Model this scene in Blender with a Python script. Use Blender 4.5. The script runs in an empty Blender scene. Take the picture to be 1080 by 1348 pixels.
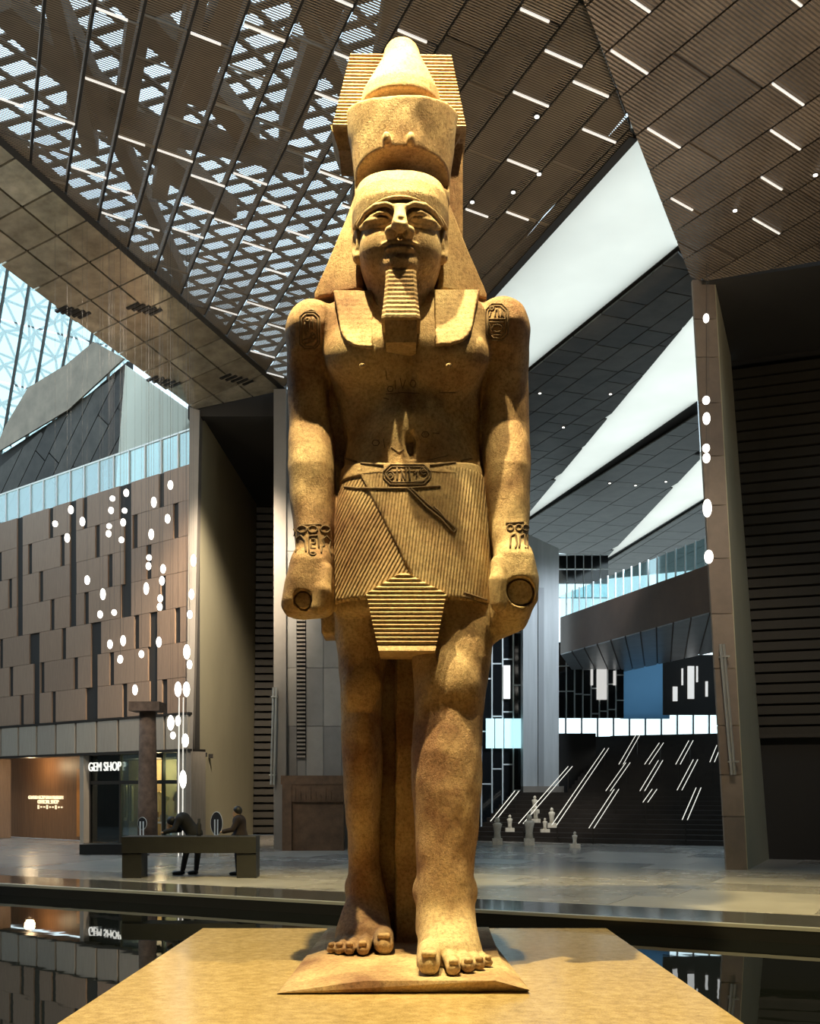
import bpy, math, random
import numpy as np
from mathutils import Vector, Matrix
from mathutils.bvhtree import BVHTree
from mathutils.geometry import tessellate_polygon

random.seed(7)
scene = bpy.context.scene
COL = scene.collection
F = 1400.0          # focal length in pixels of the 1080 x 1348 frame
EYE = 1.85          # camera height above the hall floor
HZ = 1043.0         # pixel row of the horizon

# ---------------------------------------------------------------- camera
cam_d = bpy.data.cameras.new('camera')
cam_d.sensor_fit = 'HORIZONTAL'
cam_d.sensor_width = 36.0
cam_d.lens = 36.0 * F / 1080.0
cam_d.shift_y = (HZ - 674.0) / 1080.0
cam_d.clip_end = 400
cam = bpy.data.objects.new('camera', cam_d)
COL.objects.link(cam)
cam.location = (0, 0, EYE)
cam.rotation_euler = (math.pi / 2, 0, 0)
scene.camera = cam

# ---------------------------------------------------------------- world: hazy pale daylight
world = bpy.data.worlds.new('world')
scene.world = world
world.use_nodes = True
nt = world.node_tree
nt.nodes.clear()
wo = nt.nodes.new('ShaderNodeOutputWorld')
bg = nt.nodes.new('ShaderNodeBackground')
tc = nt.nodes.new('ShaderNodeTexCoord')
sx = nt.nodes.new('ShaderNodeSeparateXYZ')
rp = nt.nodes.new('ShaderNodeValToRGB')
nt.links.new(tc.outputs['Generated'], sx.inputs[0])
nt.links.new(sx.outputs['Z'], rp.inputs[0])
rp.color_ramp.elements[0].position = 0.0
rp.color_ramp.elements[0].color = (0.80, 0.97, 1.0, 1)
rp.color_ramp.elements[1].position = 0.6
rp.color_ramp.elements[1].color = (0.56, 0.75, 0.90, 1)
nt.links.new(rp.outputs[0], bg.inputs['Color'])
bg.inputs['Strength'].default_value = 1.95
nt.links.new(bg.outputs[0], wo.inputs[0])

# ---------------------------------------------------------------- statue and floor spotlights, plus added fill lamps
def spot(name, loc, target, watts, angle, blend, col, radius):
    d = bpy.data.lights.new(name, 'SPOT')
    d.energy = watts
    d.spot_size = math.radians(angle)
    d.spot_blend = blend
    d.color = col
    d.shadow_soft_size = radius
    o = bpy.data.objects.new(name, d)
    COL.objects.link(o)
    o.location = loc
    o.rotation_euler = (Vector(target) - Vector(loc)).to_track_quat('-Z', 'Y').to_euler()
    return o
WARM = (1.0, 0.79, 0.36)
spot('spotlight', (-1.6, 10.8, 15.3), (-0.2, 12.3, 5.0), 17000, 80, 0.4, WARM, 0.10)
spot('spotlight', (1.7, 10.9, 15.3), (0.2, 12.3, 5.0), 7500, 80, 0.4, WARM, 0.10)
spot('spotlight', (0.0, 10.7, 15.3), (0.0, 11.3, 0.0), 6500, 11, 0.6, WARM, 0.10)
spot('spotlight', (-0.6, 7.0, 14.8), (0.0, 12.0, 4.5), 250, 60, 0.6, WARM, 0.25)  # weak frontal fill, added to lift the statue's mid-tones
spot('spotlight', (9.5, 13.0, 13.5), (8.8, 17.0, 0.0), 3200, 45, 0.8, WARM, 0.3)
FILL_TINT = (1.0, 0.83, 0.62)
spot('added_wall_fill', (-7.0, 22.0, 13.6), (-11.5, 38.0, 5.0), 3800, 85, 0.8, FILL_TINT, 0.4)  # unseen lamps added to brighten the brown wall, portal and right jamb
spot('added_wall_fill', (-4.4, 29.5, 13.2), (-6.9, 38.5, 5.5), 13000, 50, 0.9, FILL_TINT, 0.4)
spot('added_wall_fill', (5.0, 14.0, 13.0), (7.3, 25.4, 6.0), 2800, 36, 0.9, FILL_TINT, 0.4)
spot('added_pillar_fill', (9.0, 37.0, 13.5), (5.6, 45.0, 7.0), 5200, 50, 0.9, (0.8, 0.9, 1.0), 0.4)  # cool lamp added to brighten the pale pillar
spot('stair_light', (4.0, 33.0, 12.0), (5.0, 41.5, 0.6), 3500, 30, 0.9, (1.0, 0.95, 0.85), 0.3)
spot('added_ceiling_fill', (11.5, 15.0, 0.3), (2.5, 20.5, 14.6), 4200, 62, 0.9, FILL_TINT, 0.4)  # unseen upward lamps, added to brighten the ceiling panels
spot('added_ceiling_fill', (13.0, 10.0, 0.3), (9.0, 17.0, 14.0), 2800, 100, 0.8, FILL_TINT, 0.4)
spot('added_ceiling_fill', (-14.0, 11.0, 0.3), (-6.5, 21.5, 14.6), 5600, 66, 0.8, FILL_TINT, 0.4)

vs = scene.view_settings
vs.view_transform = 'Standard'
vs.look = 'None'
vs.exposure = 0.0
vs.gamma = 1.0
vs.use_curve_mapping = False
scene.cycles.use_denoising = True
scene.cycles.max_bounces = 6
scene.cycles.transparent_max_bounces = 12
scene.cycles.sample_clamp_indirect = 4.0
scene.cycles.caustics_reflective = False
scene.cycles.caustics_refractive = False

# ---------------------------------------------------------------- helpers
def U(px, py, Y):
    """a point of the hall seen at pixel (px, py), Y metres in front of the photographer"""
    return Vector(((px - 540.0) * Y / F, Y, EYE + (HZ - py) * Y / F))

def tag(o, label=None, cat=None, group=None, kind=None):
    if label: o['label'] = label
    if cat: o['category'] = cat
    if group: o['group'] = group
    if kind: o['kind'] = kind
    return o

ORG = {}
def link(o, parent, origin):
    COL.objects.link(o)
    ORG[o.name] = Vector(origin)
    if parent is not None:
        o.parent = parent
        o.location = Vector(origin) - ORG[parent.name]
    else:
        o.location = origin
    return o

def thing(name, loc, label=None, cat=None, group=None, kind=None):
    o = bpy.data.objects.new(name, None)
    o.empty_display_size = 0.3
    link(o, None, Vector(loc))
    return tag(o, label, cat, group, kind)

def mesh_obj(name, verts, faces, mat, parent=None, smooth=False, origin=None):
    V = np.array([tuple(v) for v in verts] if not isinstance(verts, np.ndarray) else verts, dtype=np.float64)
    if origin is None:
        if parent is not None:
            origin = ORG[parent.name]
        else:
            lo, hi = V.min(0), V.max(0)
            origin = ((lo[0] + hi[0]) / 2, (lo[1] + hi[1]) / 2, lo[2])
    V = V - np.array(tuple(origin))
    me = bpy.data.meshes.new(name)
    if isinstance(faces, np.ndarray):
        nf, w = faces.shape
        me.vertices.add(len(V)); me.vertices.foreach_set('co', V.astype(np.float32).ravel())
        me.loops.add(nf * w); me.loops.foreach_set('vertex_index', faces.astype(np.int32).ravel())
        me.polygons.add(nf); me.polygons.foreach_set('loop_start', np.arange(0, nf * w, w, dtype=np.int32))
        me.update(calc_edges=True)
    else:
        me.from_pydata(V.tolist(), [], faces)
    if smooth:
        me.polygons.foreach_set('use_smooth', np.ones(len(me.polygons), dtype=bool))
    me.materials.append(mat)
    me.update()
    o = bpy.data.objects.new(name, me)
    return link(o, parent, Vector(tuple(origin)))

class MB:
    """collects simple shapes; build() links them as one mesh object"""
    def __init__(self): self.v, self.f = [], []
    def _add(self, vs, fs):
        n = len(self.v); self.v += [tuple(v) for v in vs]; self.f += [[i + n for i in f] for f in fs]; return self
    def hexa(self, p):      # 8 corners: bottom ring 0-3, top ring 4-7
        return self._add(p, [[3, 2, 1, 0], [4, 5, 6, 7], [0, 1, 5, 4], [1, 2, 6, 5], [2, 3, 7, 6], [3, 0, 4, 7]])
    def box(self, x0, x1, y0, y1, z0, z1):
        return self.hexa([(x0, y0, z0), (x1, y0, z0), (x1, y1, z0), (x0, y1, z0), (x0, y0, z1), (x1, y0, z1), (x1, y1, z1), (x0, y1, z1)])
    def obox(self, c, ax, ay, az):      # oriented box from half-axis vectors
        c, ax, ay, az = map(Vector, (c, ax, ay, az))
        return self.hexa([c - ax - ay - az, c + ax - ay - az, c + ax + ay - az, c - ax + ay - az,
                          c - ax - ay + az, c + ax - ay + az, c + ax + ay + az, c - ax + ay + az])
    def prism(self, poly, ext):
        n = len(poly); ext = Vector(ext); poly = [Vector(p) for p in poly]
        fs = [list(range(n))[::-1], list(range(n, 2 * n))]
        fs += [[i, (i + 1) % n, n + (i + 1) % n, n + i] for i in range(n)]
        return self._add(poly + [p + ext for p in poly], fs)
    def tube(self, pts, r, n=6, cap=True):
        pts = [Vector(p) for p in pts]; base = len(self.v); m = len(pts)
        rr = r if isinstance(r, (list, tuple)) else [r] * m
        for i, p in enumerate(pts):
            t = (pts[min(i + 1, m - 1)] - pts[max(i - 1, 0)]).normalized()
            u = t.cross(Vector((0.13, 0.97, 0.21))).normalized(); w = t.cross(u)
            for k in range(n):
                a = 2 * math.pi * k / n
                self.v.append(tuple(p + u * rr[i] * math.cos(a) + w * rr[i] * math.sin(a)))
        for i in range(m - 1):
            for k in range(n):
                self.f.append([base + i * n + k, base + i * n + (k + 1) % n, base + (i + 1) * n + (k + 1) % n, base + (i + 1) * n + k])
        if cap:
            self.f.append([base + k for k in range(n)][::-1]); self.f.append([base + (m - 1) * n + k for k in range(n)])
        return self
    def lathe(self, c, prof, n=16):     # prof: (radius, z)
        c = Vector(c); base = len(self.v); m = len(prof)
        for r, z in prof:
            for k in range(n):
                a = 2 * math.pi * k / n
                self.v.append((c.x + r * math.cos(a), c.y + r * math.sin(a), c.z + z))
        for i in range(m - 1):
            for k in range(n):
                self.f.append([base + i * n + k, base + i * n + (k + 1) % n, base + (i + 1) * n + (k + 1) % n, base + (i + 1) * n + k])
        self.f.append([base + k for k in range(n)][::-1]); self.f.append([base + (m - 1) * n + k for k in range(n)])
        return self
    def build(self, name, mat, parent=None, smooth=False, origin=None):
        return mesh_obj(name, self.v, self.f, mat, parent, smooth, origin)

# ---------------------------------------------------------------- materials
def nodes_of(name):
    m = bpy.data.materials.new(name); m.use_nodes = True
    t = m.node_tree; b = t.nodes['Principled BSDF']
    return m, t, b
def c4(c): return (c[0], c[1], c[2], 1)
def noise(t, scale, detail=4, rough=0.6, vec=None, stretch=None):
    n = t.nodes.new('ShaderNodeTexNoise'); n.inputs['Scale'].default_value = scale
    n.inputs['Detail'].default_value = detail; n.inputs['Roughness'].default_value = rough
    tcn = t.nodes.new('ShaderNodeTexCoord'); out = tcn.outputs['Object']
    if stretch:
        mp = t.nodes.new('ShaderNodeMapping'); mp.inputs['Scale'].default_value = stretch
        t.links.new(out, mp.inputs[0]); out = mp.outputs[0]
    t.links.new(out, n.inputs['Vector'])
    return n
def ramp(t, src, stops):
    r = t.nodes.new('ShaderNodeValToRGB'); e = r.color_ramp.elements
    while len(e) < len(stops): e.new(0.5)
    for k, (p, c) in enumerate(stops):
        e[k].position = p; e[k].color = c4(c)
    t.links.new(src, r.inputs[0]); return r
def mat(name, col, rough=0.6, metal=0.0, var=0.0, scale=3.0, bump=0.0, bscale=20.0, emit=None, estr=1.0, stretch=None, spec=None, rvar=0.0):
    m, t, b = nodes_of(name)
    b.inputs['Base Color'].default_value = c4(col); b.inputs['Roughness'].default_value = rough; b.inputs['Metallic'].default_value = metal
    if spec is not None: b.inputs['Specular IOR Level'].default_value = spec
    if var > 0:
        n = noise(t, scale, stretch=stretch)
        lo = [max(0, x * (1 - var)) for x in col]; hi = [min(1, x * (1 + var)) for x in col]
        r = ramp(t, n.outputs['Fac'], [(0.3, lo), (0.7, hi)])
        t.links.new(r.outputs[0], b.inputs['Base Color'])
        if rvar:
            rr = ramp(t, n.outputs['Fac'], [(0.3, (max(0, rough - rvar),) * 3), (0.7, (rough + rvar,) * 3)])
            t.links.new(rr.outputs[0], b.inputs['Roughness'])
    if bump > 0:
        n2 = noise(t, bscale, stretch=stretch); bp = t.nodes.new('ShaderNodeBump')
        bp.inputs['Strength'].default_value = bump; bp.inputs['Distance'].default_value = 0.02
        t.links.new(n2.outputs['Fac'], bp.inputs['Height']); t.links.new(bp.outputs[0], b.inputs['Normal'])
    if emit:
        b.inputs['Emission Color'].default_value = c4(emit); b.inputs['Emission Strength'].default_value = estr
    return m

def frosted(name, col):
    m = bpy.data.materials.new(name); m.use_nodes = True; t = m.node_tree; t.nodes.clear()
    o = t.nodes.new('ShaderNodeOutputMaterial'); a = t.nodes.new('ShaderNodeBsdfTranslucent'); d = t.nodes.new('ShaderNodeBsdfDiffuse')
    mx = t.nodes.new('ShaderNodeMixShader'); mx.inputs[0].default_value = 0.04
    a.inputs[0].default_value = c4(col); d.inputs[0].default_value = c4(col)
    n = noise(t, 0.35, 3, stretch=(1, 1, 1)); r = ramp(t, n.outputs['Fac'], [(0.3, [x * 0.93 for x in col]), (0.7, col)])
    t.links.new(r.outputs[0], a.inputs[0])
    t.links.new(a.outputs[0], mx.inputs[1]); t.links.new(d.outputs[0], mx.inputs[2]); t.links.new(mx.outputs[0], o.inputs[0])
    return m

def glass(name, tint, clear):
    """thin pane: part see-through, part mirror"""
    m = bpy.data.materials.new(name); m.use_nodes = True; t = m.node_tree; t.nodes.clear()
    o = t.nodes.new('ShaderNodeOutputMaterial'); tr = t.nodes.new('ShaderNodeBsdfTransparent'); g = t.nodes.new('ShaderNodeBsdfGlossy')
    tr.inputs[0].default_value = c4(tint); g.inputs['Roughness'].default_value = 0.05; g.inputs['Color'].default_value = (0.8, 0.9, 0.92, 1)
    mx = t.nodes.new('ShaderNodeMixShader'); mx.inputs[0].default_value = 1 - clear
    t.links.new(tr.outputs[0], mx.inputs[1]); t.links.new(g.outputs[0], mx.inputs[2]); t.links.new(mx.outputs[0], o.inputs[0])
    return m

def mesh_panel(name, col, direction, pitch, open_share, rough=0.45):
    """expanded metal ceiling sheet: fine open slits between ribs"""
    m, t, b = nodes_of(name)
    b.inputs['Base Color'].default_value = c4(col); b.inputs['Roughness'].default_value = rough; b.inputs['Metallic'].default_value = 0.3
    tcn = t.nodes.new('ShaderNodeTexCoord'); dp = t.nodes.new('ShaderNodeVectorMath'); dp.operation = 'DOT_PRODUCT'
    dp.inputs[1].default_value = Vector(direction).normalized() / pitch
    g = t.nodes.new('ShaderNodeNewGeometry')
    t.links.new(g.outputs['Position'], dp.inputs[0])
    fr = t.nodes.new('ShaderNodeMath'); fr.operation = 'FRACT'; t.links.new(dp.outputs['Value'], fr.inputs[0])
    lt = t.nodes.new('ShaderNodeMath'); lt.operation = 'GREATER_THAN'; lt.inputs[1].default_value = open_share
    t.links.new(fr.outputs[0], lt.inputs[0]); t.links.new(lt.outputs[0], b.inputs['Alpha'])
    n = noise(t, 0.8); r = ramp(t, n.outputs['Fac'], [(0.3, [x * 0.75 for x in col]), (0.7, [x * 1.2 for x in col])]); t.links.new(r.outputs[0], b.inputs['Base Color'])
    return m

# ---------------------------------------------------------------- panels on a plane
def clip2(poly, clipper):
    out = poly
    n = len(clipper)
    area = sum(clipper[i][0] * clipper[(i + 1) % n][1] - clipper[(i + 1) % n][0] * clipper[i][1] for i in range(n))
    C = clipper if area > 0 else clipper[::-1]
    for i in range(n):
        ax, ay = C[i]; bx, by = C[(i + 1) % n]
        ins = lambda p: (bx - ax) * (p[1] - ay) - (by - ay) * (p[0] - ax) >= 0
        res = []
        for k in range(len(out)):
            p, q = out[k - 1], out[k]
            pi, qi = ins(p), ins(q)
            if pi != qi:
                d1 = (bx - ax) * (p[1] - ay) - (by - ay) * (p[0] - ax); d2 = (bx - ax) * (q[1] - ay) - (by - ay) * (q[0] - ax)
                s = d1 / (d1 - d2); res.append((p[0] + (q[0] - p[0]) * s, p[1] + (q[1] - p[1]) * s))
            if qi: res.append(q)
        out = res
        if len(out) < 3: return []
    return out
def area2(p): return abs(sum(p[i - 1][0] * p[i][1] - p[i][0] * p[i - 1][1] for i in range(len(p)))) / 2

class Plane:
    def __init__(self, p0, a, n):
        self.p = Vector(p0); self.n = Vector(n).normalized()
        a = Vector(a); self.a = (a - self.n * a.dot(self.n)).normalized(); self.b = self.n.cross(self.a).normalized()
    def hit(self, px, py):
        o = Vector((0, 0, EYE)); d = U(px, py, 1.0) - o
        s = (self.p - o).dot(self.n) / d.dot(self.n); return o + d * s
    def uv(self, P): q = P - self.p; return (q.dot(self.a), q.dot(self.b))
    def at(self, u, v): return self.p + self.a * u + self.b * v

def panel_field(parent, name, pl, poly, la, lb, mats, gap, thick, out, stagger=0.5, seed=1, minarea=0.03, lens=None, strips=None):
    """cover the convex outline poly (points on the plane) with separate panels; out: vector from plane to room side"""
    rnd = random.Random(seed)
    cl = [pl.uv(p) for p in poly]
    u0, u1 = min(c[0] for c in cl), max(c[0] for c in cl); v0, v1 = min(c[1] for c in cl), max(c[1] for c in cl)
    rows = int((v1 - v0) / lb) + 2; count = 0; ends = []
    for j in range(-1, rows):
        va = math.floor(v0 / lb) * lb + j * lb
        u = math.floor(u0 / la) * la - la * rnd.choice([0.2, 0.5, 0.75, 1.0]) if stagger else math.floor(u0 / la) * la
        while u < u1:
            L = la * (rnd.choice([0.6, 1.0, 1.0, 1.3]) if lens else 1.0)
            cell = [(u + gap, va + gap), (u + L - gap, va + gap), (u + L - gap, va + lb - gap), (u + gap, va + lb - gap)]
            c = clip2(cell, cl)
            if len(c) >= 3 and area2(c) > minarea:
                mb = MB(); pts = [pl.at(*q) for q in c]
                if (pts[1] - pts[0]).cross(pts[2] - pts[1]).dot(Vector(out)) > 0: pts = pts[::-1]
                mb.prism(pts, Vector(out).normalized() * thick)
                mb.build(name, rnd.choice(mats), parent); count += 1
            if strips and rnd.random() < strips[0]:
                w0 = rnd.choice([0.0, 0.0, 0.25]) * lb
                s = [(u - 0.02, va + w0 + 0.03), (u + 0.02, va + w0 + 0.03), (u + 0.02, va + lb - 0.03), (u - 0.02, va + lb - 0.03)]
                c = clip2(s, cl)
                if len(c) >= 3 and area2(c) > 0.02:
                    o_ = Vector(out).normalized()
                    pts = [pl.at(*q) + o_ * (thick - 0.01) for q in c]
                    if (pts[1] - pts[0]).cross(pts[2] - pts[1]).dot(o_) > 0: pts = pts[::-1]
                    MB().prism(pts, o_ * 0.03).build('light_strip', strips[1], parent)
            u += L
    return count

# ---------------------------------------------------------------- implicit solids for carved stone and bodies
def smin(a, b, k):
    h = np.clip(0.5 + 0.5 * (b - a) / k, 0, 1); return b + (a - b) * h - k * h * (1 - h)
def smax(a, b, k): return -smin(-a, -b, k)
def ell(P, c, r):
    x = (P[:, 0] - c[0]) / r[0]; y = (P[:, 1] - c[1]) / r[1]; z = (P[:, 2] - c[2]) / r[2]
    k0 = np.sqrt(x * x + y * y + z * z); x /= r[0]; y /= r[1]; z /= r[2]
    return k0 * (k0 - 1) / (np.sqrt(x * x + y * y + z * z) + 1e-6)
def cap(P, a, b, ra, rb, sy=1.0):
    x = P[:, 0] - a[0]; y = (P[:, 1] - a[1]) / sy; z = P[:, 2] - a[2]
    bx, by, bz = float(b[0] - a[0]), float(b[1] - a[1]) / sy, float(b[2] - a[2]); q = bx * bx + by * by + bz * bz
    h = np.clip((x * bx + y * by + z * bz) / q, 0, 1)
    x = x - h * bx; y = y - h * by; z = z - h * bz
    return np.sqrt(x * x + y * y + z * z) - (ra + (rb - ra) * h)
def rbox(P, c, h, r):
    x = np.abs(P[:, 0] - c[0]) - (h[0] - r); y = np.abs(P[:, 1] - c[1]) - (h[1] - r); z = np.abs(P[:, 2] - c[2]) - (h[2] - r)
    o = np.sqrt(np.maximum(x, 0) ** 2 + np.maximum(y, 0) ** 2 + np.maximum(z, 0) ** 2)
    return o + np.minimum(np.maximum(np.maximum(x, y), z), 0) - r
def local(P, d, lo, hi, fn, k):
    """blend in a small feature only where it can matter"""
    m = ((P[:, 0] > lo[0]) & (P[:, 0] < hi[0]) & (P[:, 1] > lo[1]) & (P[:, 1] < hi[1]) & (P[:, 2] > lo[2]) & (P[:, 2] < hi[2]))
    i = np.nonzero(m)[0]
    if len(i): d[i] = smin(d[i], fn(P[i]), k)
    return d
def loft(P, st, n=2.4, round_=0.05):
    """st: list of (z, xc, yc, a, b) cross-sections stacked in z"""
    st = sorted(st); z = np.array([s[0] for s in st]); Z = P[:, 2]
    xc, yc, a, b = [np.interp(Z, z, np.array([s[k] for s in st])).astype(np.float32) for k in (1, 2, 3, 4)]
    q = (np.abs((P[:, 0] - xc) / a) ** n + np.abs((P[:, 1] - yc) / b) ** n) ** (1.0 / n)
    d = (q - 1) * np.minimum(a, b)
    dz = np.maximum(z[0] - Z, Z - z[-1])
    return smax(d, dz.astype(np.float32), round_)
def lst(rows):
    """rows of (py, px_left, px_right, Y, half depth)"""
    out = []
    for py, xl, xr, Y, b in rows:
        p = U((xl + xr) / 2, py, Y); out.append((p.z, p.x, Y, (xr - xl) / 2 * Y / F, b))
    return out

def sdf_mesh(fn, lo, hi, res, blk=10):
    lo = np.array(lo, np.float32); nb = np.ceil((np.array(hi) - lo) / (res * blk)).astype(int)
    n = nb * blk
    ii = np.stack(np.meshgrid(*[np.arange(k) for k in nb], indexing='ij'), -1).reshape(-1, 3)
    cen = lo + (ii * blk + blk / 2.0 - 0.5) * res
    dc = fn(cen.astype(np.float32))
    D = np.empty(tuple(n), np.float32)
    D.reshape(nb[0], blk, nb[1], blk, nb[2], blk)[:] = dc.reshape(tuple(nb))[:, None, :, None, :, None]
    act = np.nonzero(np.abs(dc) < res * blk * 1.55 + 0.03)[0]
    loc = np.stack(np.meshgrid(*[np.arange(blk)] * 3, indexing='ij'), -1).reshape(-1, 3)
    for s in range(0, len(act), 400):
        a = ii[act[s:s + 400]]
        idx = (a[:, None, :] * blk + loc[None]).reshape(-1, 3)
        D[idx[:, 0], idx[:, 1], idx[:, 2]] = fn((lo + idx * res).astype(np.float32))
    S = D < 0
    cnt = np.zeros(tuple(n - 1), np.int8)
    offs = [(i, j, k) for i in (0, 1) for j in (0, 1) for k in (0, 1)]
    sl = lambda o: tuple(slice(o[d], n[d] - 1 + o[d]) for d in range(3))
    for o in offs: cnt += S[sl(o)]
    cells = np.argwhere((cnt > 0) & (cnt < 8))
    vid = -np.ones(tuple(n - 1), np.int64); vid[tuple(cells.T)] = np.arange(len(cells))
    acc = np.zeros((len(cells), 3)); num = np.zeros(len(cells))
    for d in range(3):
        for o in offs:
            if o[d]: continue
            o2 = list(o); o2[d] = 1
            p = cells + o; q = cells + o2
            dp = D[tuple(p.T)]; dq = D[tuple(q.T)]
            m = (dp < 0) != (dq < 0)
            t = dp[m] / (dp[m] - dq[m])
            pt = p[m].astype(float); pt[:, d] += t
            acc[m] += pt; num[m] += 1
    V = lo + acc / num[:, None] * res
    faces = []
    for d in range(3):
        e1, e2 = [(1, 2), (2, 0), (0, 1)][d]
        A = S[tuple(slice(0, n[k] - 1) for k in range(3))]
        B = S[tuple(slice(1, n[k]) if k == d else slice(0, n[k] - 1) for k in range(3))]
        E = np.argwhere(A != B)
        E = E[(E[:, e1] > 0) & (E[:, e2] > 0)]
        s = A[tuple(E.T)]
        c0 = E.copy(); c1 = E.copy(); c1[:, e1] -= 1; c2 = c1.copy(); c2[:, e2] -= 1; c3 = E.copy(); c3[:, e2] -= 1
        Q = np.stack([vid[tuple(c.T)] for c in (c0, c1, c2, c3)], 1)
        Q[~s] = Q[~s][:, ::-1]
        faces.append(Q)
    Fq = np.concatenate(faces); Fq = Fq[(Fq >= 0).all(1)]
    return V, Fq
def solid(name, fn, lo, hi, res, m, parent):
    V, Fq = sdf_mesh(fn, lo, hi, res)
    return mesh_obj(name, V, Fq, m, parent, True)
# ================================================================ materials of the hall
M_TILE = [mat('floor_stone', (0.31, 0.295, 0.27), 0.25, var=0.18, scale=1.2, rvar=0.05), mat('floor_stone_b', (0.265, 0.255, 0.24), 0.22, var=0.2, scale=1.5), mat('floor_stone_c', (0.345, 0.33, 0.30), 0.28, var=0.15, scale=1.1)]
M_BORDER = mat('dark_border_granite', (0.06, 0.06, 0.06), 0.10, var=0.2, scale=6)
M_LIP = mat('brushed_steel_lip', (0.62, 0.62, 0.58), 0.35, 0.7)
M_BLACK = mat('black_stone', (0.012, 0.012, 0.012), 0.3)
M_CONC = mat('grey_concrete', (0.22, 0.20, 0.175), 0.7, var=0.12, scale=0.8, bump=0.1)
M_OLIVE = mat('olive_plaster', (0.38, 0.35, 0.24), 0.75, var=0.06, scale=0.4)
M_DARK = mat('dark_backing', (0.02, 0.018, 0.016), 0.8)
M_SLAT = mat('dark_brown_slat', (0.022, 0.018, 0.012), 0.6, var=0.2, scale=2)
M_WOOD = [mat('brown_cladding_a', (0.265, 0.178, 0.121), 0.55, var=0.14, scale=5, stretch=(6, 6, 0.4), bump=0.08), mat('brown_cladding_b', (0.285, 0.195, 0.135), 0.55, var=0.14, scale=5, stretch=(6, 6, 0.4), bump=0.08), mat('brown_cladding_c', (0.25, 0.17, 0.118), 0.55, var=0.14, scale=5, stretch=(6, 6, 0.4), bump=0.08)]
M_GREYP = [mat('grey_cladding_a', (0.33, 0.29, 0.235), 0.55, var=0.10, scale=4, stretch=(6, 6, 0.4)), mat('grey_cladding_b', (0.29, 0.255, 0.21), 0.55, var=0.10, scale=4, stretch=(6, 6, 0.4))]
M_FROST = frosted('frosted_skylight', (1.0, 0.92, 0.82))
M_STEEL = mat('dark_steel', (0.05, 0.045, 0.04), 0.45, 0.6)
M_TRUSS = mat('brown_steel_truss', (0.10, 0.075, 0.055), 0.6, 0.2, var=0.2, scale=2)
M_MULL = mat('white_mullion', (0.75, 0.80, 0.80), 0.4)
M_GLASS = glass('pale_glass', (0.78, 0.93, 0.95), 0.72)
M_GLASSD = glass('dark_glass', (0.10, 0.13, 0.15), 0.9)
M_STRIP = mat('light_strip', (0.9, 0.9, 0.88), 0.4, emit=(1.0, 0.98, 0.93), estr=0.6)
M_LAMP = mat('pendant_glow', (0.95, 0.92, 0.85), 0.4, emit=(1.0, 0.95, 0.84), estr=3.5)
M_CORD = mat('thin_cord', (0.08, 0.08, 0.08), 0.5)
M_GOLD = [mat('ceiling_metal_a', (0.17, 0.135, 0.095), 0.35, 0.5, var=0.25, scale=1.1), mat('ceiling_metal_b', (0.14, 0.112, 0.08), 0.38, 0.5, var=0.25, scale=1.1), mat('ceiling_metal_c', (0.20, 0.16, 0.115), 0.33, 0.5, var=0.25, scale=1.1)]
M_SHEEN = [mat('polished_soffit_a', (0.46, 0.41, 0.31), 0.16, 0.6, var=0.3, scale=2.2, bump=0.05, bscale=3), mat('polished_soffit_b', (0.52, 0.47, 0.36), 0.12, 0.6, var=0.3, scale=2.5, bump=0.05, bscale=3), mat('polished_soffit_c', (0.40, 0.35, 0.26), 0.2, 0.6, var=0.3, scale=2.0)]
M_GREYM = [mat('dark_soffit_a', (0.045, 0.040, 0.033), 0.5, 0.0, var=0.35, scale=1.4, spec=0.25), mat('dark_soffit_b', (0.058, 0.051, 0.042), 0.5, 0.0, var=0.35, scale=1.4, spec=0.25), mat('dark_soffit_c', (0.034, 0.030, 0.025), 0.5, 0.0, var=0.35, scale=1.4, spec=0.25)]

# ================================================================ floor, pool, statue plinth
E0 = U(0, 1163, 2590 / 120.0); E1 = U(1080, 1222, 2590 / 179.0)
E0.z = E1.z = 0
ed = (E1 - E0).normalized(); en = Vector((-ed.y, ed.x, 0))
if en.y < 0: en = -en
EL, ER = E0 - ed * 30, E1 + ed * 22
floor = mesh_obj('floor', [EL, ER, ER + en * 62, EL + en * 62, EL + Vector((0, 0, -0.3)), ER + Vector((0, 0, -0.3)), ER + en * 62 + Vector((0, 0, -0.3)), EL + en * 62 + Vector((0, 0, -0.3))],
                 [[0, 1, 2, 3], [7, 6, 5, 4], [0, 4, 5, 1], [1, 5, 6, 2], [2, 6, 7, 3], [3, 7, 4, 0]], mat('floor_bed', (0.29, 0.28, 0.26), 0.25, var=0.12, scale=0.7))
floor.location.z -= 0.012
tag(floor, 'polished grey stone floor of the museum hall behind the pool', 'floor', kind='structure')
ORG[floor.name] = Vector(floor.location)
fp = Plane(E0, ed, (0, 0, 1))
sgn = 1 if fp.b.dot(en) > 0 else -1
fpoly = [fp.at(-3.5, sgn * 1.55), fp.at(21, sgn * 1.55), fp.at(21, sgn * 17), fp.at(-3.5, sgn * 24)]
fpoly = [p + Vector((0, 0, -0.012)) for p in fpoly]
fp2 = Plane(E0 + Vector((0, 0, -0.012)), ed, (0, 0, 1))
panel_field(floor, 'floor_slab', fp2, fpoly, 3.2, 1.7, M_TILE, 0.006, 0.012, (0, 0, 1), seed=3, minarea=0.3)
panel_field(floor, 'border_slab', fp2, [p + Vector((0, 0, -0.012)) for p in (fp.at(-4, sgn * 0.07), fp.at(22, sgn * 0.07), fp.at(22, sgn * 1.545), fp.at(-4, sgn * 1.545))], 2.6, 1.6, [M_BORDER], 0.004, 0.013, (0, 0, 1), seed=4, minarea=0.05)
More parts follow.
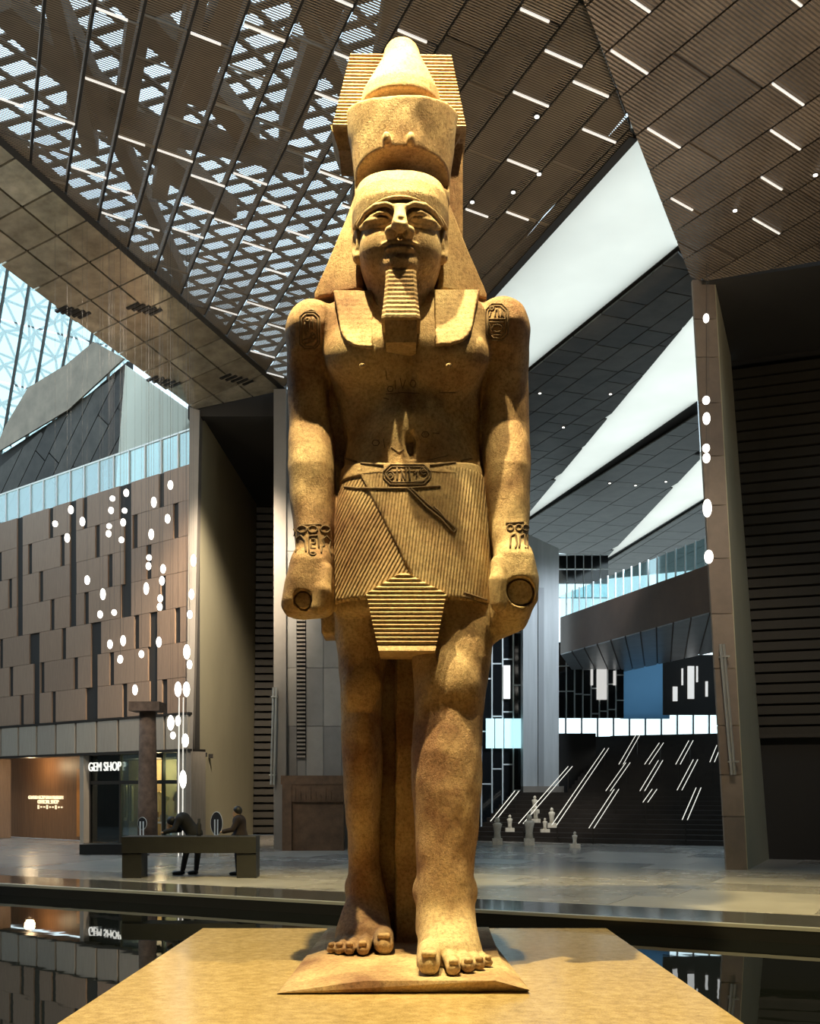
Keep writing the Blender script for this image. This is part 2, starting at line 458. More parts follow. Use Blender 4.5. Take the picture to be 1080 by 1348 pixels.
mb = MB(); c = (EL + ER) / 2 + en * 0.03; mb.obox(c + Vector((0, 0, -0.02)) - en * 0.03, ed * ((ER - EL).length / 2), en * 0.065, (0, 0, 0.024)); tag(mb.build('trim_1', M_LIP), 'thin bright metal lip along the far pool edge', 'trim', kind='structure')
mb = MB(); mb.obox(c + Vector((0, 0, -0.33)) + en * -0.06, ed * ((ER - EL).length / 2), en * 0.028, (0, 0, 0.30)); tag(mb.build('trim_2', M_BLACK), 'black stone side of the pool under the floor edge', 'trim', kind='structure')
wm, wt, wb = nodes_of('dark_water')
wb.inputs['Base Color'].default_value = (0.004, 0.005, 0.005, 1); wb.inputs['Roughness'].default_value = 0.015; wb.inputs['IOR'].default_value = 1.9
wn = noise(wt, 1.3, 2); wbp = wt.nodes.new('ShaderNodeBump'); wbp.inputs['Strength'].default_value = 0.02; wbp.inputs['Distance'].default_value = 0.05
wt.links.new(wn.outputs['Fac'], wbp.inputs['Height']); wt.links.new(wbp.outputs[0], wb.inputs['Normal'])
tag(mesh_obj('pool_water', [(-26, 3.4, -0.22), (22, 3.4, -0.22), (22, 30, -0.22), (-26, 36, -0.22)], [[0, 1, 2, 3]], wm), 'still black water of the reflecting pool around the plinth', 'water', kind='structure')
tag(MB().box(-26, 22, -9, 3.4, -0.4, 0).build('floor_front', M_TILE[0]), 'grey stone floor in front of the pool', 'floor', kind='structure')
m_pl, t_, b_ = nodes_of('golden_polished_stone')
b_.inputs['Roughness'].default_value = 0.22
n1 = noise(t_, 9, 6, 0.7); r1 = ramp(t_, n1.outputs['Fac'], [(0.3, (0.36, 0.25, 0.11)), (0.55, (0.52, 0.38, 0.18)), (0.75, (0.62, 0.48, 0.26))])
n2 = noise(t_, 70, 3, 0.6); r2 = ramp(t_, n2.outputs['Fac'], [(0.35, (0.6, 0.6, 0.6)), (0.55, (1, 1, 1))])
mx = t_.nodes.new('ShaderNodeMix'); mx.data_type = 'RGBA'; mx.blend_type = 'MULTIPLY'; mx.inputs[0].default_value = 0.7
t_.links.new(r1.outputs[0], mx.inputs[6]); t_.links.new(r2.outputs[0], mx.inputs[7]); t_.links.new(mx.outputs[2], b_.inputs['Base Color'])
mb = MB(); x0, x1, y0, y1 = -3.02, 2.86, 7.2, 15.5; mb.hexa([(x0 + .05, y0 + .05, -0.5), (x1 - .05, y0 + .05, -0.5), (x1 - .05, y1 - .05, -0.5), (x0 + .05, y1 - .05, -0.5), (x0, y0, -0.13), (x1, y0, -0.13), (x1, y1, -0.13), (x0, y1, -0.13)])
tag(mb.build('statue_plinth', m_pl), 'wide flat golden polished stone plinth under the colossal statue', 'plinth')

# ================================================================ ceiling A: ribbed metal mesh sheets below the skylight
P_A0 = U(372, 512, 34.7)
PA = Plane(P_A0, (-0.41, 1, 0), (0.111, 0.0456, 1))
dA = PA.a
DOWN = Vector((0, 0, -1))
M_MESH = [mesh_panel('ceiling_mesh_a', (0.26, 0.205, 0.145), PA.a, 0.06, 0.56), mesh_panel('ceiling_mesh_b', (0.22, 0.175, 0.125), PA.a, 0.06, 0.50), mesh_panel('ceiling_mesh_c', (0.30, 0.24, 0.17), PA.a, 0.06, 0.60)]
polyA = [PA.hit(*p) for p in ((-110, 88), (372, 512), (640, 395), (835, 178), (770, 0), (716, -150), (-110, -150))]
ceil_a = thing('ceiling', P_A0, 'great folded ceiling of ribbed metal mesh sheets over the statue', 'ceiling', kind='structure')
panel_field(ceil_a, 'mesh_panel', PA, polyA, 2.0, 0.82, M_MESH, 0.03, 0.04, DOWN, seed=11, lens=True, strips=(0.55, M_STRIP))
cl = [PA.uv(p) for p in polyA]
v0 = math.floor(min(c[1] for c in cl) / 0.82) * 0.82
for j in range(50):      # dark purlins along the seams
    va = v0 + j * 0.82
    c_ = clip2([(-60, va - 0.03), (60, va - 0.03), (60, va + 0.03), (-60, va + 0.03)], cl)
    if len(c_) >= 3 and area2(c_) > 0.05:
        pts = [PA.at(*q) for q in c_]
        if (pts[1] - pts[0]).cross(pts[2] - pts[1]).z > 0: pts = pts[::-1]
        MB().prism([p + Vector((0, 0, 0.22)) for p in pts][::-1], (0, 0, -0.20)).build('purlin', M_STEEL, ceil_a)
# dark lower-left edge girder of that ceiling
e1a, e1b = PA.hit(-110, 88), P_A0
mb = MB(); dd = (e1b - e1a); mb.obox((e1a + e1b) / 2 + Vector((0, 0, 0.1)), dd / 2, Vector((dd.y, -dd.x, 0)).normalized() * 0.16, (0, 0, 0.16)); mb.build('edge_girder', M_STEEL, ceil_a)
e2a, e2b = PA.hit(640, 395), PA.hit(835, 178)
mb = MB(); dd = (e2b - e2a); mb.obox((e2a + e2b) / 2 + Vector((0, 0, 0.12)), dd / 2, Vector((dd.y, -dd.x, 0)).normalized() * 0.10, (0, 0, 0.18)); mb.build('edge_girder', M_STEEL, ceil_a)

# roof above: louvred skylight on the left, solid deck on the right, brown trusses between
deck = [PA.hit(*p) + Vector((0, 0, 0.6)) for p in ((540, -150), (716, -150), (770, 0), (846, 165), (640, 408), (400, 520), (440, 430))]
tag(MB().prism(deck[::-1], (0, 0, 0.4)).build('roof_deck', mat('roof_deck_brown', (0.09, 0.07, 0.05), 0.7, var=0.3, scale=0.6)), 'solid brown roof deck above the mesh ceiling', 'roof', kind='structure')
sky_root = thing('skylight_louvre', (-6, 30, 19.5), 'open louvred skylight seen through the mesh ceiling, with pale blue daylight', 'skylight', kind='structure')
mb = MB(); Z0 = 19.5
l1 = Vector((0.93, -0.36, 0)).normalized(); l2 = Vector((0.55, 0.835, 0)).normalized()
reg = [(-17, 8), (3.5, 8), (0, 48), (-5.2, 48), (-11.6, 28.2)]
def bar(p, d, s, z, h):
    q = [p - d * 40 - s, p + d * 40 - s, p + d * 40 + s, p - d * 40 + s]
    c_ = clip2([(v.x, v.y) for v in q], reg)
    if len(c_) >= 3: mb.prism([(x, y, z) for x, y in c_], (0, 0, h))
for k in range(-60, 60): bar(Vector((-5, 28, 0)) + l2 * (k * 0.66), l1, l2 * 0.10, Z0, 0.05)
for k in range(-40, 40): bar(Vector((-5, 28, 0)) + l1 * (k * 0.95), l2, l1 * 0.075, Z0 - 0.3, 0.06)
tag(mb.build('louvre_blades', M_STEEL, sky_root), kind='stuff')
rnd = random.Random(5)
for (a, b, w) in [((60, 60), (330, 330), 0.5), ((0, 180), (300, 420), 0.6), ((230, -60), (160, 330), 0.45), ((300, -40), (210, 380), 0.35), ((100, -40), (420, 120), 0.4), ((420, -40), (250, 260), 0.5), ((330, 60), (480, 300), 0.3),
                  ((180, 180), (470, 60), 0.3), ((20, -30), (120, 320), 0.35), ((520, -60), (380, 330), 0.45), ((0, 40), (240, 470), 0.3), ((90, 300), (400, 340), 0.3)]:
    pa, pb = PA.hit(*a), PA.hit(*b); pa.z += 2.3 + rnd.random() * 0.8; pb.z += 2.3 + rnd.random() * 0.8
    dd = pb - pa; s_ = Vector((dd.y, -dd.x, 0)).normalized()
    MB().obox((pa + pb) / 2, dd / 2, s_ * w * 0.55, (0, 0, 0.25)).build('roof_truss', M_TRUSS, sky_root)
# plain roof over the rest of the hall
tag(MB().box(-30, 24, -9, 15.2, 15.6, 16.0).build('ceiling_front', M_DARK), 'dark roof over the near part of the hall', 'ceiling', kind='structure')

# ================================================================ ceiling B, upper right: brown ribbed panels
a0 = PA.hit(770, 0); Yb = a0.y * 0.985
pB = [U(770, 0, Yb), U(912, 372, 25.3), U(1080, 340, 24.2)]
nB = (pB[1] - pB[0]).cross(pB[2] - pB[0])
if nB.z < 0: nB = -nB
PB = Plane(pB[1], (-0.67, 1, 0), nB)
polyB = [PB.hit(*p) for p in ((770, 0), (912, 372), (1080, 340), (1290, 303), (1290, -140), (716, -140))]
def rib(name, col, direction, pitch):
    m, t, b = nodes_of(name); b.inputs['Roughness'].default_value = 0.4; b.inputs['Metallic'].default_value = 0.45
    n = noise(t, 1.0); r = ramp(t, n.outputs['Fac'], [(0.3, [x * 0.75 for x in col]), (0.7, [x * 1.2 for x in col])]); t.links.new(r.outputs[0], b.inputs['Base Color'])
    g = t.nodes.new('ShaderNodeNewGeometry'); dp = t.nodes.new('ShaderNodeVectorMath'); dp.operation = 'DOT_PRODUCT'; dp.inputs[1].default_value = Vector(direction).normalized() * (2 * math.pi / pitch)
    sn = t.nodes.new('ShaderNodeMath'); sn.operation = 'SINE'; bp = t.nodes.new('ShaderNodeBump'); bp.inputs['Strength'].default_value = 0.8; bp.inputs['Distance'].default_value = 0.02
    t.links.new(g.outputs['Position'], dp.inputs[0]); t.links.new(dp.outputs['Value'], sn.inputs[0]); t.links.new(sn.outputs[0], bp.inputs['Height']); t.links.new(bp.outputs[0], b.inputs['Normal'])
    return m
M_RIB = [rib('brown_ribbed_a', (0.21, 0.165, 0.125), PB.a, 0.075), rib('brown_ribbed_b', (0.18, 0.142, 0.108), PB.a, 0.075), rib('brown_ribbed_c', (0.24, 0.19, 0.145), PB.a, 0.075)]
ceil_b = mesh_obj('ceiling', [p + Vector((0, 0, 0.12)) for p in polyB] + [p + Vector((0, 0, 0.4)) for p in polyB], [list(range(6)), list(range(6, 12))[::-1]] + [[i, 6 + i, 6 + (i + 1) % 6, (i + 1) % 6] for i in range(6)], M_DARK)
tag(ceil_b, 'brown ribbed metal panel ceiling in the upper right corner', 'ceiling', kind='structure')
panel_field(ceil_b, 'ribbed_panel', PB, polyB, 1.9, 0.95, M_RIB, 0.02, 0.06, DOWN, seed=21, lens=True, strips=(0.55, M_STRIP))

# ================================================================ soffit C, left: polished slanting band
c0_, c1_, c2_ = PA.hit(0, 185), P_A0.copy(), U(250, 538, 34.9)
nC = (c1_ - c0_).cross(c2_ - c0_)
if nC.z < 0: nC = -nC
PC = Plane(c1_, c1_ - c0_, nC)
polyC = [PC.hit(*p) for p in ((-110, 88), (372, 512), (250, 538), (0, 345), (-110, 262))]
n5 = len(polyC)
soff = mesh_obj('ceiling', [p + Vector((0, 0, 0.10)) for p in polyC] + [p + Vector((0, 0, 0.3)) for p in polyC], [list(range(n5)), list(range(n5, 2 * n5))[::-1]] + [[i, n5 + i, n5 + (i + 1) % n5, (i + 1) % n5] for i in range(n5)], M_DARK)
tag(soff, 'shiny slanting soffit band of polished metal panels, left side', 'ceiling', kind='structure')
panel_field(soff, 'soffit_panel', PC, polyC, 1.2, 0.95, M_SHEEN, 0.028, 0.05, DOWN, stagger=0, seed=31, minarea=0.02)
for (x, y, vl) in ((96, 408, 'leftmost slotted black air vent at the lower edge of the polished soffit'), (190, 404, 'slotted black air vent highest in the middle of the polished soffit'), (312, 497, 'slotted black air vent nearest the statue arm in the polished soffit'), (216, 500, 'slotted black air vent above the pale wall panel')):        # slot air vents
    v = thing('air_vent', PC.hit(x, y) + Vector((0, 0, -0.06)), vl, 'vent', 'soffit air vents')
    for k in range(5):
        p = PC.hit(x + (k - 2) * 7.5, y + (k - 2) * 2.0) + Vector((0, 0, -0.05)); MB().obox(p, PC.a * 0.05, PC.b * 0.20, PC.n * 0.03).build('slot', M_BLACK, v)
    p = PC.hit(x, y) + Vector((0, 0, -0.035)); MB().obox(p, PC.a * 0.42, PC.b * 0.24, PC.n * 0.012).build('frame', M_SHEEN[2], v)

# ================================================================ folded roof on the right: dark strips and frosted skylights
PH = Plane((0, 30, 14.7), (0.6, -0.8, 0), (0, 0, 1))
def strip(pts, seams, nm, label, seed, la=1.5, lb=0.85):
    pl = Plane((0, 30, 14.7), PH.hit(*seams[1]) - PH.hit(*seams[0]), (0, 0, 1))
    poly = [pl.hit(*p) for p in pts]; n = len(poly)
    o = mesh_obj('ceiling', [p + Vector((0, 0, 0.10)) for p in poly] + [p + Vector((0, 0, 0.45)) for p in poly], [list(range(n)), list(range(n, 2 * n))[::-1]] + [[i, n + i, n + (i + 1) % n, (i + 1) % n] for i in range(n)], M_DARK)
    tag(o, label, 'ceiling', kind='structure')
    panel_field(o, 'soffit_panel', pl, poly, la, lb, M_GREYM, 0.018, 0.05, DOWN, seed=seed, lens=True, minarea=0.1)
    return o
strip([(893, 330), (600, 567), (600, 790), (914, 412), (930, 372)], ((695, 490), (893, 330)), 'g', 'dark panelled roof strip between two bright skylights, beside the right arm', 41)
strip([(918, 533), (697, 684), (640, 720), (735, 727), (785, 748), (922, 603)], ((700, 682), (918, 533)), 'g', 'dark panelled roof strip below the second bright skylight', 42, 2.2, 1.3)
strip([(925, 662), (785, 748), (790, 762), (990, 742), (990, 640)], ((785, 748), (925, 662)), 'g', 'lowest dark roof strip just above the glass balustrade', 43, 2.6, 1.6)
WN = [0]
def skylight(pts, label, dz=0.12):
    WN[0] += 1
    poly = [PH.hit(*p) + Vector((0, 0, dz)) for p in pts]; n = len(poly)
    if (poly[1] - poly[0]).cross(poly[2] - poly[1]).z > 0: poly = poly[::-1]
    return tag(MB().prism(poly, (0, 0, 0.03)).build('window_%d' % WN[0], M_FROST), label, 'skylight', kind='structure')
skylight([(850, 150), (630, 406), (540, 500), (600, 570), (900, 324), (925, 372), (905, 300)], 'large bright frosted skylight between the mesh ceiling and dark strip')
skylight([(925, 395), (700, 668), (690, 692), (925, 528)], 'second bright frosted skylight wedge below the dark strip')
skylight([(930, 592), (783, 748), (935, 655)], 'third and smallest bright frosted skylight wedge')

# ================================================================ far left: glazing, dark facet, pale facet
GZ = Plane(U(0, 420, 54), U(110, 400, 54) - U(60, 640, 54), (0.1, -1, -0.15))
gpoly = [GZ.hit(*p) for p in ((-110, 230), (175, 470), (150, 520), (-110, 700))]
win = thing('window_4', GZ.hit(20, 500), 'tall glazed wall with slanting mullions and lattice of tubes, far left', 'window', kind='structure')
panel_field(win, 'pane', GZ, gpoly, 3.0, 1.15, [M_GLASS], 0.05, 0.03, (0, -1, 0), seed=51, stagger=0)
cl = [GZ.uv(p) for p in gpoly]; v0 = math.floor(min(c[1] for c in cl) / 1.15) * 1.15
for j in range(16):
    va = v0 + j * 1.15; c_ = clip2([(-30, va - 0.05), (30, va - 0.05), (30, va + 0.05), (-30, va + 0.05)], cl)
    if len(c_) >= 3:
        pts = [GZ.at(*q) for q in c_]; MB().prism(pts, (0, -0.15, 0)).build('mullion', M_STEEL, win)
rnd = random.Random(9); mb = MB()
nodes_ = [[GZ.hit(-100 + i * 24 + rnd.uniform(-6, 6) + (j % 2) * 12, 300 + j * 22 + rnd.uniform(-6, 6)) + Vector((0, 0.8 + 0.9 * ((i + j) % 2), 0)) for i in range(12)] for j in range(16)]
for j in range(15):
    for i in range(11):
        for q in (nodes_[j][i + 1], nodes_[j + 1][i], nodes_[j + 1][i + 1 if j % 2 else i - 1 if i else 0]):
            mb.tube([nodes_[j][i], q], 0.07, 5)
tag(mb.build('tube_lattice', mat('pale_grey_tube', (0.30, 0.33, 0.34), 0.5), win), kind='stuff')
FE = Plane(U(165, 477, 45), U(120, 500, 45) - U(60, 640, 47), ((U(0, 592, 50) - U(165, 477, 45)).cross(U(155, 640, 45) - U(165, 477, 45))))
epoly = [FE.hit(*p) for p in ((166, 474), (95, 535), (0, 597), (-110, 670), (-110, 740), (0, 705), (157, 665))]
nE = FE.n if FE.n.y < 0 else -FE.n
fac = mesh_obj('wall_facet', [p - nE * 0.1 for p in epoly] + [p - nE * 0.4 for p in epoly], [list(range(7)), list(range(7, 14))[::-1]] + [[i, 7 + i, 7 + (i + 1) % 7, (i + 1) % 7] for i in range(7)], M_DARK)
tag(fac, 'dark leaning wall facet of long grey panels above the brown wall', 'wall', kind='structure')
panel_field(fac, 'facet_panel', FE, epoly, 4.2, 0.95, M_GREYM, 0.025, 0.06, nE, seed=52, lens=True)
bpoly = [FE.hit(*p) for p in ((168, 474), (128, 452), (92, 482), (42, 512), (12, 562), (-4, 600), (95, 541))]
bb = [p + nE * 0.12 for p in bpoly]
tag(MB().prism(bb if (bb[1]-bb[0]).cross(bb[2]-bb[1]).dot(nE) < 0 else bb[::-1], nE * 0.08).build('wall_fascia', M_GOLD[2]), 'brown metal fascia along the top of the dark leaning facet', 'wall', kind='structure')
wpts = [U(165, 480, 44.5), U(252, 542, 36.6), U(251, 610, 36.6), U(205, 640, 40), U(151, 650, 44.5)]
PW = Plane(wpts[0], wpts[1] - wpts[0], (wpts[1] - wpts[0]).cross(wpts[4] - wpts[0]))
wpts = [PW.hit(*p) for p in ((165, 480), (252, 542), (251, 640), (205, 650), (151, 660))]
tag(MB().prism(wpts, (0.02, 0.05, 0)).build('window_5', frosted('sky_glow_side_wall', (0.80, 0.80, 0.74))), 'pale wall panel beside the dark leaning facet', 'window', kind='structure')  # solid pale wall made translucent; sky glow stands in for light on it

# ================================================================ left wall of brown slotted cladding with the shop below
WL1 = Vector((-7.2, 34.8, 0)); WL0 = Vector((-16.4, 42.5, 0))
wd = (WL0 - WL1).normalized(); wn_ = Vector((wd.y, -wd.x, 0))
if wn_.y > 0: wn_ = -wn_
LW = Plane(WL1, wd, wn_)
def s_of(px): return (LW.hit(px, 1043) - WL1).dot(wd)
def wpt(s, z, o=0.0): return WL1 + wd * s + wn_ * o + Vector((0, 0, z))
def wbox(s0, s1, z0, z1, o0, o1): 
    c = wpt((s0 + s1) / 2, (z0 + z1) / 2, (o0 + o1) / 2); return MB().obox(c, wd * ((s1 - s0) / 2), wn_ * ((o1 - o0) / 2), (0, 0, (z1 - z0) / 2))
ZF0, ZF1, ZT = 3.25, 4.42, 12.6
wall_l = wbox(0.12, 24, ZF0, ZT, -0.5, -0.06).build('wall_left', M_DARK)
tag(wall_l, 'brown clad wall with staggered dark slots above the shop', 'wall', kind='structure')
rows_n = 7; rh = (ZT - ZF1 - 0.06) / rows_n
big = [(s_of(37), 2, 2.6), (s_of(99), 2, 2.75), (s_of(168), 2, 2.85), (s_of(47), -0.1, 2.4), (s_of(122), -0.1, 2.55), (s_of(203), -0.4, 2.9), (s_of(-30), 1, 2.6), (s_of(-60), 3, 2.6)]
rnd = random.Random(17)
big2 = []
for (px, yt, yb) in ((26, 705, 812), (96, 690, 800), (168, 672, 787), (48, 845, 955), (124, 832, 948), (202, 820, 935), (-40, 730, 830), (-60, 870, 960)):
    s = s_of(px); Yp = wpt(s, 0).y
    big2.append((s - 0.21, s + 0.21, EYE + (HZ - yb) * Yp / F, EYE + (HZ - yt) * Yp / F))
for i in range(rows_n):
    z0 = ZF1 + 0.06 + i * rh; z1 = z0 + rh
    cuts = []
    off = (i * 0.78) % 2.25
    s = -0.9 + off
    while s < 23:
        cuts.append((s - 0.14, s + 0.14, z0, z1 - 0.06 if i < rows_n - 1 else z1)); s += 2.25
    cuts += [b for b in big2 if b[2] < z1 - 0.2 and b[3] > z0 + 0.2]
    cuts = sorted([(max(c[0], 0), min(c[1], 23.5)) for c in cuts if c[1] > 0.15 and c[0] < 23.5])
    cur = 0.0
    for a, b in cuts + [(23.5, 23.5)]:
        if a - cur > 0.06:
            wbox(cur + 0.006, a - 0.006, z0 + 0.006, z1 - 0.006, -0.06, 0.0).build('cladding_panel', M_WOOD[rnd.choice((0, 1, 1, 1, 2))], wall_l)
        cur = max(cur, b)
# grey band under it
s = 0.0
wbox(-0.05, 24, ZF0, ZF1, -0.10, -0.06).build('band_backing', M_DARK, wall_l)
while s < 23:
    w = 1.32; wbox(s + 0.02, s + w - 0.11, ZF0 + 0.03, ZF1 - 0.03, -0.06, 0.05).build('band_panel', rnd.choice(M_GREYP), wall_l); s += w
wbox(-0.05, 24, ZF1 - 0.02, ZF1 + 0.05, -0.1, 0.07).build('ledge', M_STEEL, wall_l)
wbox(-0.05, 24, ZF0 - 0.06, ZF0 + 0.02, -0.6, 0.06).build('ledge', M_STEEL, wall_l)
# lower storey
sA, sB, sC, sD, sE, sG = s_of(105), s_of(110), s_of(183), s_of(206), s_of(233), -0.05
for a, b, mm in ((sA, sB, M_GREYP[1]), (sE, sG, M_GREYP[1]), (s_of(-9), s_of(-4), M_WOOD[2])):
    wbox(min(a, b), max(a, b), 0, ZF0 - 0.06, -0.6, 0.0).build('pier', mm, wall_l)
m_or = mat('brown_wood_panelling', (0.26, 0.13, 0.06), 0.45, var=0.2, scale=3, stretch=(5, 5, 0.4))
wbox(sA, 24, 0, ZF0, -1.35, -1.2).build('recess_wall', m_or, wall_l)
nich = wbox(s_of(103) , s_of(67), 0.15, 2.75, -1.22, -1.1).build('niche_panel', mat('orange_lacquer', (0.55, 0.22, 0.05), 0.4, var=0.25, scale=1.0), wall_l)
tag(nich, 'orange glowing wall panel')
d_ = bpy.data.lights.new('niche_lamp', 'POINT'); d_.energy = 40; d_.color = (1, 0.62, 0.22); d_.shadow_soft_size = 0.15
o_ = bpy.data.objects.new('niche_lamp', d_); COL.objects.link(o_); o_.location = wpt(s_of(98), 1.75, -0.8)
d_ = bpy.data.lights.new('recess_lamp', 'POINT'); d_.energy = 60; d_.color = (1, 0.72, 0.4); d_.shadow_soft_size = 0.2
o_ = bpy.data.objects.new('recess_lamp', d_); COL.objects.link(o_); o_.location = wpt(s_of(30), 2.9, -0.3)
# shop interior
shop = wbox(1.9, sA, 0, ZF0, -2.2, -2.05).build('wall_shop', mat('shop_back_wall', (0.55, 0.42, 0.22), 0.6, var=0.2, scale=2)); tag(shop, 'warm lit back wall inside the shop', 'wall', kind='structure')
wbox(0.6, sA, ZF0 - 0.2, ZF0 - 0.05, -1.2, -0.6).build('shop_ceiling', M_DARK, shop); wbox(1.5, sA, ZF0 - 0.2, ZF0 - 0.05, -2.2, -1.2).build('shop_ceiling', M_DARK, shop)
wbox(sA - 0.1, sA, 0, ZF0, -2.2, -0.6).build('partition', M_DARK, shop)
MB().prism([wpt(0.3, 0, -0.5), wpt(1.9, 0, -2.2), wpt(1.9, ZF0, -2.2), wpt(0.3, ZF0, -0.5)], wn_ * 0.05).build('partition', M_OLIVE, shop)
for k, px in enumerate((150, 168, 215)):
    d_ = bpy.data.lights.new('shop_lamp', 'POINT'); d_.energy = 45; d_.color = (1, 0.80, 0.45); d_.shadow_soft_size = 0.1
    o_ = bpy.data.objects.new('shop_lamp', d_); COL.objects.link(o_); o_.location = wpt(s_of(px), 2.75, -1.3 if px < 200 else -0.8)
front = thing('shop_window', wpt((sB + sE) / 2, 0, -0.3), 'glazed shop front with dark transom below the grey panel band', 'window')
for a, b, mm in ((s_of(150), sB, M_GLASSD), (sC, s_of(151), M_GLASS), (sE, sD, M_GLASS)):
    a, b = min(a, b), max(a, b)
    wbox(a, b, 0.05, 2.15, -0.32, -0.29).build('pane', mm, front); wbox(a, b, 2.25, ZF0 - 0.08, -0.32, -0.29).build('pane', mm, front)
wbox(sE, sB, 2.14, 2.26, -0.36, -0.24).build('transom', M_STEEL, front)
for px in (110, 150, 183, 206, 232): wbox(s_of(px) - 0.04, s_of(px) + 0.04, 0, ZF0 - 0.06, -0.36, -0.24).build('frame_post', M_GREYP[0] if px in (183, 232) else M_STEEL, front)
cur = [wbox(s_of(113 + k * 3.4) - 0.04, s_of(113 + k * 3.4) + 0.03, 0.7 + 0.4 * (k % 3) * 0.3, 2.1, -0.9 - 0.05 * (k % 2), -0.8).build('curtain_strip', mat('curtain_%d' % k, (0.2 + 0.05 * (k % 3), 0.17 + 0.04 * (k % 3), 0.10), 0.8), front) for k in range(11)]
for k, (px, zt, w, col) in enumerate(((156, 1.9, 0.5, (0.75, 0.58, 0.2)), (164, 1.9, 0.5, (0.8, 0.65, 0.3)), (173, 1.9, 0.5, (0.7, 0.52, 0.2)), (214, 1.9, 0.5, (0.7, 0.3, 0.08)), (222, 1.9, 0.4, (0.6, 0.36, 0.12)))):
    s = s_of(px); mb = MB(); sh = lambda ds, z, o: wpt(s + ds, z, o)
    poly = [sh(-w / 2, 1.15, -1.35 if s > 2.2 else -0.75), sh(w / 2, 1.15, -1.35 if s > 2.2 else -0.75), sh(w * 0.42, 1.75, -1.35 if s > 2.2 else -0.75), sh(w * 0.62, 1.55, -1.35 if s > 2.2 else -0.75), sh(w * 0.7, 1.65, -1.35 if s > 2.2 else -0.75), sh(w * 0.3, zt, -1.35 if s > 2.2 else -0.75), sh(w * 0.1, zt - 0.06, -1.35 if s > 2.2 else -0.75), sh(-w * 0.1, zt - 0.06, -1.35 if s > 2.2 else -0.75), sh(-w * 0.3, zt, -1.35 if s > 2.2 else -0.75), sh(-w * 0.7, 1.65, -1.35 if s > 2.2 else -0.75), sh(-w * 0.62, 1.55, -1.35 if s > 2.2 else -0.75), sh(-w * 0.42, 1.75, -1.35 if s > 2.2 else -0.75)]
    tag(mb.prism(poly, wn_ * 0.08).build('hanging_shirt', mat('shirt_cloth_%d' % k, col, 0.9)), ['yellow shirt hanging at the left of the lit shop display', 'pale yellow shirt hanging in the middle of the lit shop display', 'mustard shirt hanging next to the brown column', 'orange shirt hanging behind the right shop pane', 'brown shirt hanging by the right shop frame'][k], 'shirt', 'shirts in the shop')
for k, (px, w, h) in enumerate(((160, 0.5, 0.95), (172, 0.45, 0.8))):
    t = thing('display_stand', wpt(s_of(px), 0, -1.4), ['tall white display stand inside the shop window', 'short white display stand inside the shop window beside the column'][k], 'stand')
    s = s_of(px)
    wbox(s - w / 2, s + w / 2, h - 0.06, h, -1.6, -1.2).build('top', M_MULL, t)
    for q in (-1, 1):
        for r in (-1.57, -1.23): wbox(s + q * (w / 2 - 0.03) - 0.025, s + q * (w / 2 - 0.03) + 0.025, 0, h - 0.06, r - 0.025, r + 0.025).build('leg', M_MULL, t)
    wbox(s - w * 0.25, s + w * 0.2, h, h + 0.25, -1.5, -1.3).build('display_box', M_GREYP[0], t)
# lettering
def text(name, body, loc, size, m, rotz, label, ext=0.02, parent=None, sy=1.0):
    cu = bpy.data.curves.new(name, 'FONT'); cu.body = body; cu.size = size; cu.extrude = ext; cu.resolution_u = 3
    tmp = bpy.data.objects.new(name + '_curve', cu); COL.objects.link(tmp)
    me = bpy.data.meshes.new_from_object(tmp.evaluated_get(bpy.context.evaluated_depsgraph_get()))
    bpy.data.objects.remove(tmp); bpy.data.curves.remove(cu)
    me.name = name; me.materials.clear(); me.materials.append(m)
    R = Matrix.Rotation(rotz, 4, 'Z') @ Matrix.Rotation(math.pi / 2, 4, 'X') @ Matrix.Diagonal((1, sy, 1, 1))
    me.transform(R)
    o = bpy.data.objects.new(name, me); link(o, parent, Vector(loc))
    if label: tag(o, label, 'sign')
    return o
M_LET = mat('white_sign_letter', (0.9, 0.9, 0.86), 0.4, emit=(1, 0.98, 0.9), estr=0.8)
rz = math.atan2(-wd.y, -wd.x)
tx = text('shop_sign', 'GEM SHOP', wpt(s_of(110), 2.62, -0.2), 0.42, M_LET, rz, 'white lettering reading GEM SHOP over the shop glass', sy=1.1)
M_LETG = mat('gold_sign_letter', (0.9, 0.8, 0.55), 0.4, emit=(1, 0.85, 0.55), estr=0.9)
sg = thing('wall_sign', wpt(s_of(30), 1.4, -1.18), 'small gold lettering in three lines on the brown recess wall', 'sign')
for txt, py, sz, px in (('GRAND EGYPTIAN MUSEUM', 1052, 0.20, 2), ('OFFICIAL SHOP', 1058, 0.22, 14)):
    o = text('letter_line', txt, wpt(s_of(px), EYE + (HZ - py) * 42.5 / F, -1.17), sz, M_LETG, rz, None, parent=sg)
mb = MB()
for k in range(9):
    s = s_of(15 + k * 3.8); z = EYE + (HZ - 1064) * 42.5 / F
    c = wpt(s, z + 0.05, -1.17); mb.obox(c, wd * 0.05, wn_ * 0.01, (0, 0, 0.03 + 0.05 * (k % 3 == 0)))
tag(mb.build('script_line', M_LETG, sg), kind='stuff')
# dark bench-like plinth before the shop
tag(MB().box(*sorted((U(110, 1120, 32).x, U(168, 1120, 32).x)), 31.6, 32.6, 0, 0.30).build('low_plinth', M_BLACK), 'low black plinth on the floor before the shop window', 'plinth')
